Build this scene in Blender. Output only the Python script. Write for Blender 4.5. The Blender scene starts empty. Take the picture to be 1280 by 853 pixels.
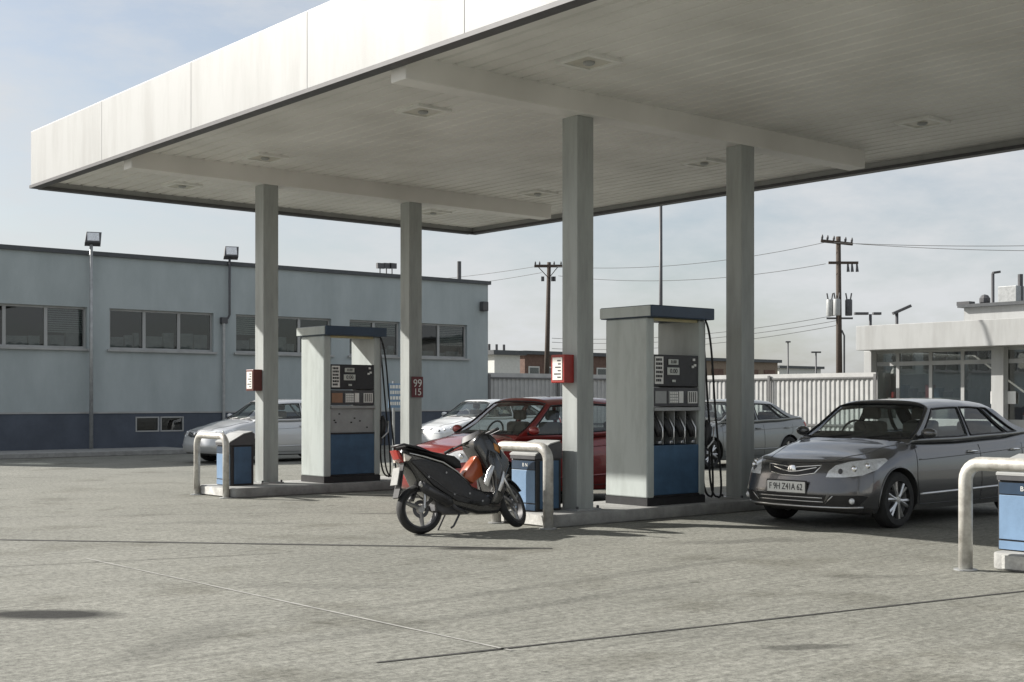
import bpy, bmesh, math, random
from mathutils import Vector, Matrix, geometry
from mathutils.bvhtree import BVHTree

# ------------------------------------------------------------------ camera, sky, sun, exposure
C = bpy.context.scene
COL = C.collection
rad = math.radians
FPX, HZ, CAMH = 1621.0, 500.0, 1.48          # focal length and horizon in photo pixels, eye height
R2 = (0.7642, -0.6450)                       # camera right and forward in the ground plane
F2 = (0.6450, 0.7642)
cam = bpy.data.objects.new('camera', bpy.data.cameras.new('camera'))
COL.objects.link(cam)
cam.location = (0, 0, CAMH)
cam.rotation_euler = (rad(90), 0, -math.atan2(F2[0], F2[1]))
cam.data.sensor_width = 36
cam.data.lens = FPX / 1280 * 36
cam.data.shift_y = (HZ - 426.5) / 1280
cam.data.clip_start, cam.data.clip_end = 0.1, 3000
C.camera = cam

SUN = Vector((-0.85, 1.45, 1.0)).normalized()  # direction towards the sun
sl = bpy.data.lights.new('sun', 'SUN')
sl.energy, sl.angle, sl.color = 5.0, rad(0.55), (1.0, 0.962, 0.90)
so = bpy.data.objects.new('sun', sl)
so.rotation_euler = SUN.to_track_quat('Z', 'Y').to_euler()
COL.objects.link(so)

w = bpy.data.worlds.new('World'); C.world = w; w.use_nodes = True
nt = w.node_tree; nt.nodes.clear()
N = nt.nodes.new; L = nt.links.new
sky = N('ShaderNodeTexSky'); sky.sky_type = 'NISHITA'; sky.sun_disc = False
sky.sun_elevation = math.asin(SUN.z); sky.sun_rotation = math.atan2(SUN.x, SUN.y)
sky.air_density, sky.dust_density, sky.ozone_density = 1.0, 2.0, 1.0
tc = N('ShaderNodeTexCoord'); mp = N('ShaderNodeMapping'); mp.inputs['Scale'].default_value = (1.6, 1.6, 4.5)
nz = N('ShaderNodeTexNoise'); nz.inputs['Scale'].default_value = 2.6; nz.inputs['Detail'].default_value = 8; nz.inputs['Roughness'].default_value = .62
rp = N('ShaderNodeValToRGB'); rp.color_ramp.elements[0].position = .36; rp.color_ramp.elements[1].position = .62
rp.color_ramp.elements[0].color = (.34, .34, .34, 1); rp.color_ramp.elements[1].color = (.97, .97, .97, 1)
mx = N('ShaderNodeMixRGB'); mx.inputs[2].default_value = (5.4, 5.55, 5.7, 1)     # thin cloud veil
bg = N('ShaderNodeBackground'); bg.inputs['Strength'].default_value = 0.08
out = N('ShaderNodeOutputWorld')
L(tc.outputs['Generated'], mp.inputs['Vector']); L(mp.outputs[0], nz.inputs['Vector']); L(nz.outputs[0], rp.inputs[0])
L(rp.outputs[0], mx.inputs[0]); L(sky.outputs[0], mx.inputs[1]); L(mx.outputs[0], bg.inputs[0]); L(bg.outputs[0], out.inputs[0])
C.view_settings.view_transform = 'Standard'; C.view_settings.look = 'None'
C.view_settings.exposure = 0.72; C.view_settings.gamma = 1.0
C.render.engine = 'CYCLES'
C.cycles.max_bounces = 8; C.cycles.transparent_max_bounces = 12

# ------------------------------------------------------------------ pixel helpers (photo pixels of 1280 x 853 to metres)
def uv(X, Y): return (R2[0]*X + F2[0]*Y, R2[1]*X + F2[1]*Y)
def gp(px, py, z=0.0):
    Y = FPX * (CAMH - z) / (py - HZ); X = (px - 640) / FPX * Y
    return uv(X, Y)
def at_Y(px, py, Y):
    u, v = uv((px - 640) / FPX * Y, Y)
    return Vector((u, v, CAMH + (HZ - py) * Y / FPX))
def at_v(px, v, py=HZ):
    t = (px - 640) / FPX; Y = v / (R2[1]*t + F2[1])
    return Vector((R2[0]*t*Y + F2[0]*Y, v, CAMH + (HZ - py) * Y / FPX))
def at_u(px, u, py=HZ):
    t = (px - 640) / FPX; Y = u / (R2[0]*t + F2[0])
    return Vector((u, R2[1]*t*Y + F2[1]*Y, CAMH + (HZ - py) * Y / FPX))

# ------------------------------------------------------------------ materials
def mat(name, col, rough=.6, metal=0.0, var=.12, scale=6.0, bump=0.0, bscale=60.0, coat=0.0, spec=.5, dirt=None, stretch=None, lo=.3, hi=.7):
    m = bpy.data.materials.new(name); m.use_nodes = True
    t = m.node_tree; p = t.nodes['Principled BSDF']
    p.inputs['Roughness'].default_value = rough; p.inputs['Metallic'].default_value = metal
    p.inputs['Coat Weight'].default_value = coat; p.inputs['Coat Roughness'].default_value = .04
    p.inputs['Specular IOR Level'].default_value = spec
    c = t.nodes.new('ShaderNodeTexCoord'); n = t.nodes.new('ShaderNodeTexNoise')
    n.inputs['Scale'].default_value = scale; n.inputs['Detail'].default_value = 8; n.inputs['Roughness'].default_value = .65
    if stretch:
        mp_ = t.nodes.new('ShaderNodeMapping'); mp_.inputs['Scale'].default_value = stretch
        t.links.new(c.outputs['Object'], mp_.inputs['Vector']); t.links.new(mp_.outputs[0], n.inputs['Vector'])
    else: t.links.new(c.outputs['Object'], n.inputs['Vector'])
    r = t.nodes.new('ShaderNodeValToRGB'); r.color_ramp.elements[0].position = lo; r.color_ramp.elements[1].position = hi
    d = dirt if dirt else tuple(x * (1 - var) for x in col)
    r.color_ramp.elements[0].color = (*d, 1); r.color_ramp.elements[1].color = (*[min(1, x * (1 + var)) for x in col], 1)
    t.links.new(n.outputs[0], r.inputs[0]); t.links.new(r.outputs[0], p.inputs['Base Color'])
    if bump:
        b = t.nodes.new('ShaderNodeBump'); b.inputs['Strength'].default_value = bump; b.inputs['Distance'].default_value = .01
        n2 = t.nodes.new('ShaderNodeTexNoise'); n2.inputs['Scale'].default_value = bscale; n2.inputs['Detail'].default_value = 5
        t.links.new(c.outputs['Object'], n2.inputs['Vector']); t.links.new(n2.outputs[0], b.inputs['Height'])
        t.links.new(b.outputs[0], p.inputs['Normal'])
    return m

def glass(name, tint, trans=.6, rough=.01, lo=.05):
    """thin pane: fresnel reflection over tinted see-through"""
    m = bpy.data.materials.new(name); m.use_nodes = True
    t = m.node_tree; t.nodes.clear()
    o = t.nodes.new('ShaderNodeOutputMaterial'); g = t.nodes.new('ShaderNodeBsdfGlossy'); g.inputs['Roughness'].default_value = rough
    tr = t.nodes.new('ShaderNodeBsdfTransparent'); tr.inputs[0].default_value = (*[c * trans for c in tint], 1)
    f = t.nodes.new('ShaderNodeLayerWeight'); f.inputs['Blend'].default_value = .5
    mr = t.nodes.new('ShaderNodeMapRange'); mr.inputs['To Min'].default_value = lo; mr.inputs['To Max'].default_value = .95
    n = t.nodes.new('ShaderNodeTexNoise'); n.inputs['Scale'].default_value = 3.0
    c = t.nodes.new('ShaderNodeTexCoord'); b = t.nodes.new('ShaderNodeBump'); b.inputs['Strength'].default_value = .03; b.inputs['Distance'].default_value = .02
    t.links.new(c.outputs['Object'], n.inputs['Vector']); t.links.new(n.outputs[0], b.inputs['Height']); t.links.new(b.outputs[0], g.inputs['Normal'])
    mix = t.nodes.new('ShaderNodeMixShader')
    pw_ = t.nodes.new('ShaderNodeMath'); pw_.operation = 'POWER'; pw_.inputs[1].default_value = 4.0
    t.links.new(f.outputs['Facing'], pw_.inputs[0]); t.links.new(pw_.outputs[0], mr.inputs[0]); t.links.new(mr.outputs[0], mix.inputs[0])
    t.links.new(tr.outputs[0], mix.inputs[1]); t.links.new(g.outputs[0], mix.inputs[2]); t.links.new(mix.outputs[0], o.inputs[0])
    return m

M = {}
M['white_paint'] = mat('white_paint', (.35, .355, .35), .5, var=.06, scale=1.6, bump=.15, bscale=140, dirt=(.312, .314, .306), stretch=(1.2, 1.2, .2), lo=.36, hi=.56)
M['column_paint'] = mat('column_paint', (.32, .34, .33), .5, var=.10, scale=3, bump=.25, bscale=120, dirt=(.265, .28, .27), stretch=(2, 2, .3), lo=.34, hi=.58)
M['soffit'] = None
M['dispenser_paint'] = mat('dispenser_paint', (.40, .435, .42), .42, var=.08, scale=2.5, bump=.1, bscale=150, dirt=(.355, .385, .37), stretch=(2, 2, .5), lo=.33, hi=.55)
M['dispenser_grey'] = mat('dispenser_grey', (.32, .33, .33), .42, var=.12, scale=5)
M['navy'] = mat('navy', (.025, .05, .09), .4, var=.2, scale=4)
M['panel_blue'] = mat('panel_blue', (.05, .105, .18), .42, var=.22, scale=4, bump=.1)
M['light_blue'] = mat('light_blue', (.17, .27, .41), .5, var=.12, scale=5, bump=.1)
M['black'] = mat('black', (.02, .02, .022), .45, var=.3, scale=10)
M['rubber'] = mat('rubber', (.022, .022, .022), .8, var=.3, scale=14, bump=.3)
M['dark_grey'] = mat('dark_grey', (.07, .07, .075), .5, var=.2, scale=8)
M['silver'] = mat('silver', (.62, .62, .62), .3, metal=.9, var=.08, scale=8)
M['chrome'] = mat('chrome', (.8, .8, .8), .12, metal=1, var=.04)
M['galv'] = mat('galv', (.36, .37, .37), .45, metal=.35, var=.2, scale=9, bump=.2)
M['hoop'] = mat('hoop', (.58, .57, .53), .42, metal=.25, var=.16, scale=7, bump=.15, dirt=(.30, .28, .25))
M['label_white'] = mat('label_white', (.75, .75, .72), .5, var=.06)
M['screen'] = mat('screen', (.50, .53, .50), .2, var=.1)
M['orange_label'] = mat('orange_label', (.28, .16, .10), .5, var=.2)
M['red_paint'] = mat('red_paint', (.30, .025, .02), .4, var=.15)
M['wood_pole'] = mat('wood_pole', (.06, .045, .035), .85, var=.3, scale=12, bump=.4)
M['kerb'] = mat('kerb', (.28, .28, .27), .85, var=.25, scale=5, bump=.5, bscale=40)
M['kerb_white'] = mat('kerb_white', (.6, .6, .57), .7, var=.2, scale=7, bump=.3, dirt=(.33, .32, .3))
M['coping'] = mat('coping', (.06, .065, .07), .5, var=.2)
M['dark_glass'] = glass('dark_glass', (.72, .76, .76), .78, lo=.07)
M['shop_glass'] = glass('shop_glass', (.85, .88, .87), .95, lo=.32)
M['car_glass'] = glass('car_glass', (.90, .96, .95), .93, lo=.06)
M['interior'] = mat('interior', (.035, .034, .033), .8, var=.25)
M['seat_cloth'] = mat('seat_cloth', (.10, .095, .085), .9, var=.2)
M['lens'] = glass('lens', (.9, .9, .9), .9)
M['red_lens'] = mat('red_lens', (.40, .02, .012), .15, var=.2, coat=.6)
M['amber'] = mat('amber', (.55, .22, .04), .2, var=.1, coat=.4)
M['brick'] = mat('brick', (.13, .078, .06), .85, var=.3, scale=4)
M['pale_shed'] = mat('pale_shed', (.55, .55, .52), .7, var=.1)
M['tan'] = mat('tan', (.22, .17, .125), .8, var=.2)
M['fence_white'] = mat('fence_white', (.42, .42, .41), .6, var=.12, scale=2.5, bump=.15)
M['fence_rail'] = mat('fence_rail', (.12, .12, .12), .6, var=.2)
M['wire'] = mat('wire', (.09, .09, .09), .6)
M['paper'] = mat('paper', (.72, .70, .66), .7, var=.1, scale=20)

def wall_material():
    """rendered wall: blue-grey paint with vertical streaks"""
    m = mat('wall_render', (.36, .40, .405), .8, var=.08, scale=1.3, bump=.5, bscale=45, dirt=(.32, .36, .365), stretch=(.8, .8, .3), lo=.34, hi=.62)
    return m
M['wall_render'] = wall_material()
M['plinth'] = mat('plinth', (.07, .083, .108), .75, var=.22, scale=1.2, bump=.3, bscale=60)

def paint(name, col, metal=.5, rough=.34):
    m = mat(name, col, rough, metal=metal, var=.05, scale=900, coat=.9)
    return m
M['paint_dark'] = paint('paint_dark', (.13, .13, .134), .65, .26)
M['paint_red'] = paint('paint_red', (.27, .022, .02), metal=.25)
M['paint_silver'] = paint('paint_silver', (.52, .53, .54), metal=.4)
M['paint_white'] = paint('paint_white', (.66, .67, .67), metal=.0)
M['paint_grey'] = paint('paint_grey', (.20, .21, .21))

def ground_material():
    m = bpy.data.materials.new('concrete_apron'); m.use_nodes = True
    t = m.node_tree; p = t.nodes['Principled BSDF']; p.inputs['Roughness'].default_value = .88
    p.inputs['Specular IOR Level'].default_value = .3
    n = t.nodes.new; l = t.links.new
    co = n('ShaderNodeTexCoord')
    def noise(scale, detail=6, rough=.6, vec=None):
        x = n('ShaderNodeTexNoise'); x.inputs['Scale'].default_value = scale; x.inputs['Detail'].default_value = detail; x.inputs['Roughness'].default_value = rough
        l(vec if vec else co.outputs['Object'], x.inputs['Vector']); return x.outputs[0]
    def ramp(src, a, b, ca, cb):
        r = n('ShaderNodeValToRGB'); r.color_ramp.elements[0].position = a; r.color_ramp.elements[1].position = b
        r.color_ramp.elements[0].color = (*ca, 1); r.color_ramp.elements[1].color = (*cb, 1); l(src, r.inputs[0]); return r.outputs[0]
    def mul(a, b, f=1.0):
        x = n('ShaderNodeMixRGB'); x.blend_type = 'MULTIPLY'; x.inputs[0].default_value = f; l(a, x.inputs[1]); l(b, x.inputs[2]); return x.outputs[0]
    base = ramp(noise(.35, 8, .7), .3, .7, (.178, .178, .158), (.24, .238, .212))
    # brushed marks running along u
    mp = n('ShaderNodeMapping'); mp.inputs['Rotation'].default_value = (0, 0, rad(-38)); mp.inputs['Scale'].default_value = (.55, 7, 1); l(co.outputs['Object'], mp.inputs['Vector'])
    streak = ramp(noise(2.2, 11, .82, mp.outputs[0]), .40, .60, (.70, .70, .69), (1.2, 1.2, 1.2))
    fine = ramp(noise(17, 12, .92), .42, .58, (.50, .50, .49), (1.42, 1.42, 1.40))
    blot = ramp(noise(.9, 4, .55), .34, .46, (.68, .67, .64), (1, 1, 1))
    spot = ramp(noise(3.2, 3, .5), .26, .34, (.50, .49, .46), (1, 1, 1))
    c = mul(base, streak, .65); c = mul(c, fine, 1.0); c = mul(c, blot, .75); c = mul(c, spot, .6)
    # dark stretched patches and tyre marks, each with its own shape
    for (u, v, su, sv, ang, dark, wob) in DARK_PATCHES:
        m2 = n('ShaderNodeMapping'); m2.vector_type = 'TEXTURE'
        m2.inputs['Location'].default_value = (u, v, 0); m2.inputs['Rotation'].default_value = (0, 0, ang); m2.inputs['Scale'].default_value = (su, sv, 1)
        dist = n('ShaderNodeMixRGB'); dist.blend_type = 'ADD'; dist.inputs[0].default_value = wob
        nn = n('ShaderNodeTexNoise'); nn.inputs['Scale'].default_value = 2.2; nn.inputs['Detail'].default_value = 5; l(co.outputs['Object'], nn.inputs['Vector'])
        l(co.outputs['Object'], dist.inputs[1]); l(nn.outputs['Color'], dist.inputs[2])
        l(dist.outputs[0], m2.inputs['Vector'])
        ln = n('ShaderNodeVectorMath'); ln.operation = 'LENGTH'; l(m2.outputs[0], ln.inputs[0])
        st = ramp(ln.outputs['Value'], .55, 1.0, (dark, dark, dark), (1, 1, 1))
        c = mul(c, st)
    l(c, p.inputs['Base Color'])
    b = n('ShaderNodeBump'); b.inputs['Strength'].default_value = .5; b.inputs['Distance'].default_value = .006
    l(noise(55, 8, .75), b.inputs['Height']); l(b.outputs[0], p.inputs['Normal'])
    return m

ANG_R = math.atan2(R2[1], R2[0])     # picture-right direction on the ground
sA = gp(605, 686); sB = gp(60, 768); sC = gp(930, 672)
DARK_PATCHES = [(sA[0]+.04, sA[1]+.04, .62, .17, ANG_R, .16, .08), (sB[0]+.04, sB[1]+.04, .60, .26, ANG_R-.05, .08, .10),
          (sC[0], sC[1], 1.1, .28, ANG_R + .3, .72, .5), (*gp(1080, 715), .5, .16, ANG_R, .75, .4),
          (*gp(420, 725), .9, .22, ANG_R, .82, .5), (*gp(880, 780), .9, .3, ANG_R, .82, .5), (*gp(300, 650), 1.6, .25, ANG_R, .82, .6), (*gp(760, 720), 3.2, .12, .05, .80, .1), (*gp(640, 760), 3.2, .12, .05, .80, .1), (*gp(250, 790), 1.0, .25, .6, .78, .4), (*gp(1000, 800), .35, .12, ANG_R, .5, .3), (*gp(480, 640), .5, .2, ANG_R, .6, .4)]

def soffit_material():
    m = bpy.data.materials.new('soffit_panel'); m.use_nodes = True
    t = m.node_tree; p = t.nodes['Principled BSDF']; p.inputs['Roughness'].default_value = .45
    n = t.nodes.new; l = t.links.new
    co = n('ShaderNodeTexCoord'); nz = n('ShaderNodeTexNoise'); nz.inputs['Scale'].default_value = .8; nz.inputs['Detail'].default_value = 8
    l(co.outputs['Object'], nz.inputs['Vector'])
    r = n('ShaderNodeValToRGB'); r.color_ramp.elements[0].position = .3; r.color_ramp.elements[1].position = .7
    r.color_ramp.elements[0].color = (.62, .61, .58, 1); r.color_ramp.elements[1].color = (.78, .77, .74, 1)
    l(nz.outputs[0], r.inputs[0]); l(r.outputs[0], p.inputs['Base Color'])
    return m
M['soffit'] = soffit_material()

# ------------------------------------------------------------------ object helpers
def tag(o, label=None, cat=None, group=None, kind=None):
    if label: o['label'] = label
    if cat: o['category'] = cat
    if group: o['group'] = group
    if kind: o['kind'] = kind
    return o
def empty(name, loc, rz=0.0, label=None, cat=None, group=None):
    o = bpy.data.objects.new(name, None); o.empty_display_size = .2
    o.location = loc; o.rotation_euler = (0, 0, rz); COL.objects.link(o)
    return tag(o, label, cat, group)
def copy_tree(o, parent=None):
    c = o.copy(); COL.objects.link(c)
    if parent: c.parent = parent
    for ch in list(o.children): copy_tree(ch, c)
    return c

class MB:
    def __init__(s): s.bm = bmesh.new()
    def box(s, a, b, bev=0.0):
        x0, x1 = sorted((a[0], b[0])); y0, y1 = sorted((a[1], b[1])); z0, z1 = sorted((a[2], b[2]))
        vs = [s.bm.verts.new(p) for p in ((x0,y0,z0),(x1,y0,z0),(x1,y1,z0),(x0,y1,z0),(x0,y0,z1),(x1,y0,z1),(x1,y1,z1),(x0,y1,z1))]
        fs = [s.bm.faces.new([vs[i] for i in f]) for f in ((0,3,2,1),(4,5,6,7),(0,1,5,4),(1,2,6,5),(2,3,7,6),(3,0,4,7))]
        if bev:
            es = list({e for f in fs for e in f.edges})
            bmesh.ops.bevel(s.bm, geom=es, offset=bev, segments=2, profile=.5, affect='EDGES')
        return s
    def prism(s, poly, axis, a, b, bev=0.0, seg=2):
        """poly: 2D points; extruded along axis from a to b. axis 'y': (x,z); 'x': (y,z); 'z': (x,y)"""
        def P(p, t):
            return {'y': (p[0], t, p[1]), 'x': (t, p[0], p[1]), 'z': (p[0], p[1], t)}[axis]
        lo = [s.bm.verts.new(P(p, a)) for p in poly]; hi = [s.bm.verts.new(P(p, b)) for p in poly]
        fs = [s.bm.faces.new(lo), s.bm.faces.new(hi[::-1])]
        k = len(poly)
        for i in range(k): fs.append(s.bm.faces.new((lo[i], hi[i], hi[(i+1) % k], lo[(i+1) % k])))
        bmesh.ops.recalc_face_normals(s.bm, faces=fs)
        if bev:
            es = list({e for f in fs[:2] for e in f.edges})
            bmesh.ops.bevel(s.bm, geom=es, offset=bev, segments=seg, profile=.5, affect='EDGES')
        return s
    def tube(s, pts, r, seg=10, closed=False, cap=True):
        pts = [Vector(p) for p in pts]; n = len(pts)
        rs = r if isinstance(r, (list, tuple)) else [r] * n
        rings = []; up = None
        for i, p in enumerate(pts):
            if closed: d = pts[(i+1) % n] - pts[i-1]
            else: d = pts[min(i+1, n-1)] - pts[max(i-1, 0)]
            d.normalize()
            if up is None:
                up = Vector((0, 0, 1)) if abs(d.z) < .9 else Vector((1, 0, 0))
            sx = d.cross(up).normalized(); up = sx.cross(d).normalized()
            rings.append([s.bm.verts.new(p + (sx*math.cos(2*math.pi*k/seg) + up*math.sin(2*math.pi*k/seg)) * rs[i]) for k in range(seg)])
        m = n if closed else n - 1
        for i in range(m):
            A, B = rings[i], rings[(i+1) % n]
            for k in range(seg): s.bm.faces.new((A[k], A[(k+1) % seg], B[(k+1) % seg], B[k]))
        if cap and not closed:
            s.bm.faces.new(rings[0][::-1]); s.bm.faces.new(rings[-1])
        return s
    def lathe(s, prof, c, axis='y', seg=28):
        """prof: (r, t) along axis, closed loop if first == last"""
        rings = []
        for (r, t) in prof:
            ring = []
            for k in range(seg):
                a = 2*math.pi*k/seg; p, q = r*math.cos(a), r*math.sin(a)
                v = {'y': (p, t, q), 'x': (t, p, q), 'z': (p, q, t)}[axis]
                ring.append(s.bm.verts.new((v[0]+c[0], v[1]+c[1], v[2]+c[2])))
            rings.append(ring)
        fs = []
        for A, B in zip(rings, rings[1:]):
            for k in range(seg): fs.append(s.bm.faces.new((A[k], A[(k+1) % seg], B[(k+1) % seg], B[k])))
        for ring in (rings[0], rings[-1]):
            if prof[0] != prof[-1]: fs.append(s.bm.faces.new(ring))
        bmesh.ops.recalc_face_normals(s.bm, faces=fs)
        return s
    def ell(s, c, r, seg=16):
        m = Matrix.Translation(c) @ Matrix.Diagonal((*r, 1))
        bmesh.ops.create_uvsphere(s.bm, u_segments=seg, v_segments=seg//2, radius=1, matrix=m)
        return s
    def build(s, name, m, parent=None, smooth=False, ang=35, weld=False):
        me = bpy.data.meshes.new(name)
        if weld: bmesh.ops.remove_doubles(s.bm, verts=s.bm.verts, dist=1e-4)
        if smooth:
            for f in s.bm.faces: f.smooth = True
            for e in s.bm.edges:
                if len(e.link_faces) == 2 and e.calc_face_angle(0) > rad(ang): e.smooth = False
        s.bm.to_mesh(me); s.bm.free()
        for x in (m if isinstance(m, list) else [m]): me.materials.append(x)
        o = bpy.data.objects.new(name, me); COL.objects.link(o)
        if parent: o.parent = parent
        return o

def text(name, body, size, m, parent, loc, rot, sx=1.0, depth=.002, align='CENTER'):
    cu = bpy.data.curves.new(name, 'FONT'); cu.body = body; cu.size = size; cu.extrude = depth; cu.align_x = align; cu.align_y = 'CENTER'
    t = bpy.data.objects.new('tmp', cu); COL.objects.link(t)
    bpy.context.view_layer.update()
    me = bpy.data.meshes.new_from_object(t.evaluated_get(bpy.context.evaluated_depsgraph_get()))
    bpy.data.objects.remove(t); bpy.data.curves.remove(cu)
    me.materials.clear(); me.materials.append(m)
    o = bpy.data.objects.new(name, me); COL.objects.link(o); o.parent = parent
    o.location = loc; o.rotation_euler = rot; o.scale = (sx, 1, 1)
    return o

def bez(p0, p1, p2, p3, n=14):
    P = [Vector(p) for p in (p0, p1, p2, p3)]
    return [P[0]*(1-t)**3 + P[1]*3*t*(1-t)**2 + P[2]*3*t*t*(1-t) + P[3]*t**3 for t in [i/(n-1) for i in range(n)]]

def interp(x, tab):
    if x <= tab[0][0]: return tab[0][1]
    for (a, fa), (b, fb) in zip(tab, tab[1:]):
        if x <= b:
            t = (x-a)/(b-a); t = t*t*(3-2*t)*.5 + t*.5
            return fa + (fb-fa)*t
    return tab[-1][1]

# ------------------------------------------------------------------ ground
g = MB()
NN = 40
g.box((-700, -700, -.3), (900, 900, 0))
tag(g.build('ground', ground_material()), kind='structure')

def strip(name, pa, pb, wid, z, m):
    a = Vector(pa); b = Vector(pb); d = (b-a).normalized(); n = Vector((-d.y, d.x)) * wid/2
    bm = MB()
    k = 24
    rnd = random.Random(name)
    L_, R_ = [], []
    for i in range(k+1):
        p = a.lerp(b, i/k); j = 1 + rnd.uniform(-.35, .35)
        L_.append(bm.bm.verts.new((*(p+n*j), z))); R_.append(bm.bm.verts.new((*(p-n*j), z)))
    for i in range(k): bm.bm.faces.new((L_[i], R_[i], R_[i+1], L_[i+1]))
    return tag(bm.build(name, m), kind='structure')
M['joint'] = mat('joint', (.045, .044, .04), .9, var=.4, scale=5)
M['pale_joint'] = mat('pale_joint', (.32, .315, .29), .9, var=.3, scale=6)
strip('ground_joint', gp(-140, 673), gp(690, 686), .075, .004, M['joint'])
strip('ground_joint', gp(470, 829), gp(1420, 724), .028, .004, M['joint'])
strip('ground_joint', gp(105, 698), gp(640, 814), .022, .004, M['pale_joint'])
strip('ground_joint', gp(-60, 712), gp(350, 692), .012, .004, M['joint'])
strip('ground_joint', gp(-60, 648), gp(460, 640), .012, .004, M['joint'])

# pavement in front of the workshop building
WV = 34.9
pv = MB().box((-15, WV-2.0, .0), (WV*.47, WV-.003, .13), .015)
tag(pv.build('pavement', M['kerb']), kind='structure')

# ------------------------------------------------------------------ pump islands
def island(u0, u1, v0, v1, name='pump_island'):
    poly = []
    r = .12
    for (cx, cy, a0) in ((u0+r, v0+r, 180), (u1-r, v0+r, 270), (u1-r, v1-r, 0), (u0+r, v1-r, 90)):
        for k in range(5):
            a = rad(a0 + 22.5*k); poly.append((cx+r*math.cos(a), cy+r*math.sin(a)))
    o = MB().prism(poly, 'z', 0, .15, .018).build(name, M['kerb'], smooth=True, ang=50)
    tag(o, kind='structure')
    MB().box((u0-.012, v0+.13, .02), (u0-.001, v1-.13, .135)).build('kerb_face', M['kerb_white'], o)
    return o
IZ = .15
isl_near = island(10.0, 15.6, 11.12, 12.28)
isl_far = island(9.35, 15.2, 17.55, 18.75)
isl_right = island(10.5, 16.0, 4.6, 5.98)

# ------------------------------------------------------------------ canopy
CU0, CU1, CV0, CV1 = 7.92, 17.35, 1.2, 21.85
ZS, ZF0, ZF1 = 5.16, 5.08, 5.98
can = empty('filling_station_canopy', (0, 0, 0), 0, 'large flat white roof on square columns sheltering the fuel pumps', 'canopy')
MB().box((CU0+.06, CV0+.06, ZS+.2), (CU1-.06, CV1-.06, ZF1-.12)).build('roof_deck', M['galv'], can)
# soffit: long narrow metal planks running along v with open V joints
sf = MB(); pw = .24; k = int((CU1-CU0-.1)/pw)
for i in range(k+1):
    a = CU0+.06+i*pw; b = min(a+pw, CU1-.06)
    pts = [(a+.006, ZS+.06), (a+.03, ZS), (b-.03, ZS), (b-.006, ZS+.06), (b-.006, ZS+.07), (a+.006, ZS+.07)]
    sf.prism(pts, 'y', CV0+.06, CV1-.06)
sf.build('soffit', M['soffit'], can)
def fascia(a, b):
    return MB().box(a, b, .006).build('fascia', M['white_paint'], can)
npan = 7
for i in range(npan):
    v0_ = CV0 + (CV1-CV0)*i/npan + .0015; v1_ = CV0 + (CV1-CV0)*(i+1)/npan - .0015
    fascia((CU0-.05, v0_, ZF0), (CU0+.05, v1_, ZF1))
MB().box((CU0-.03, CV0, ZF1-.02), (CU0+.06, CV1, ZF1+.015)).build('coping', M['galv'], can)
fascia((CU1-.05, CV0, ZF0), (CU1+.05, CV1, ZF1))
fascia((CU0+.051, CV1-.05, ZF0), (CU1-.051, CV1+.05, ZF1)); fascia((CU0+.051, CV0-.05, ZF0), (CU1-.051, CV0+.05, ZF1))
for (a, b) in (((CU0-.07, CV0-.02, ZF0-.05), (CU0+.09, CV1+.02, ZF0-.001)), ((CU1-.09, CV0-.02, ZF0-.05), (CU1+.07, CV1+.02, ZF0-.001)),
               ((CU0+.091, CV1-.09, ZF0-.05), (CU1-.091, CV1+.07, ZF0-.001))):
    MB().box(a, b).build('drip_edge', M['dark_grey'], can)
M['fascia_joint'] = mat('fascia_joint', (.4, .4, .39), .6)
COLS = [(10.77, 11.52), (13.68, 11.42), (10.38, 18.38), (13.23, 18.4), (11.0, 4.6-.3), (13.9, 4.6-.3)]
for v, ulo, uhi in ((11.42, CU0+.12, CU1-1.0), (18.36, CU0+.12, CU1-1.0), (4.3, CU0+.12, CU1-1.0)):
    MB().box((ulo, v-.14, 4.90), (uhi, v+.14, ZS+.02), .01).build('beam', M['soffit'], can)
cm = MB().box((-.135, -.135, IZ), (.135, .135, 4.90), .008)
c0 = None
for (u, v) in COLS:
    if c0 is None:
        c0 = cm.build('column', M['column_paint'], can); c0.location = (u, v, 0)
        MB().box((-.2, -.2, IZ), (.2, .2, IZ+.02)).build('base_plate', M['galv'], c0)
        for bx in (-.17, .17):
            for by in (-.17, .17): MB().lathe([(.001, 0), (.018, 0), (.018, .03), (.001, .035)], (bx, by, IZ+.02), 'z', 6).build('anchor_bolt', M['dark_grey'], c0)
        MB().box((.137, -.02, .6), (.160, .02, 4.7)).build('cable_duct', M['column_paint'], c0)
    else:
        c = copy_tree(c0, can); c.location = (u, v, 0)
# ceiling lights
lm = MB()
lf = None
for (u, v) in [(9.7, 10.2), (9.75, 13.3), (9.8, 17.4), (10.0, 20.6), (15.2, 13.4), (15.2, 17.3), (15.2, 20.4), (15.2, 9.6), (9.7, 6.4), (15.2, 6.4), (9.7, 3), (15.2, 3)]:
    if lf is None:
        f = MB()
        for (a, b) in (((-.26, -.26, -.035), (.26, -.2, .02)), ((-.26, .2, -.035), (.26, .26, .02)), ((-.26, -.199, -.035), (-.2, .199, .02)), ((.2, -.199, -.035), (.26, .199, .02))): f.box(a, b)
        lf = f.build('ceiling_light', M['label_white'], can); lf.location = (u, v, ZS)
        MB().box((-.198, -.198, -.02), (.198, .198, -.012)).build('diffuser', mat('diffuser', (.55, .53, .46), .3), lf)
        MB().ell((0, 0, -.03), (.07, .07, .03), 10).build('bulb_cap', M['dispenser_grey'], lf)
    else:
        c = copy_tree(lf, can); c.location = (u, v, ZS)

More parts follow.
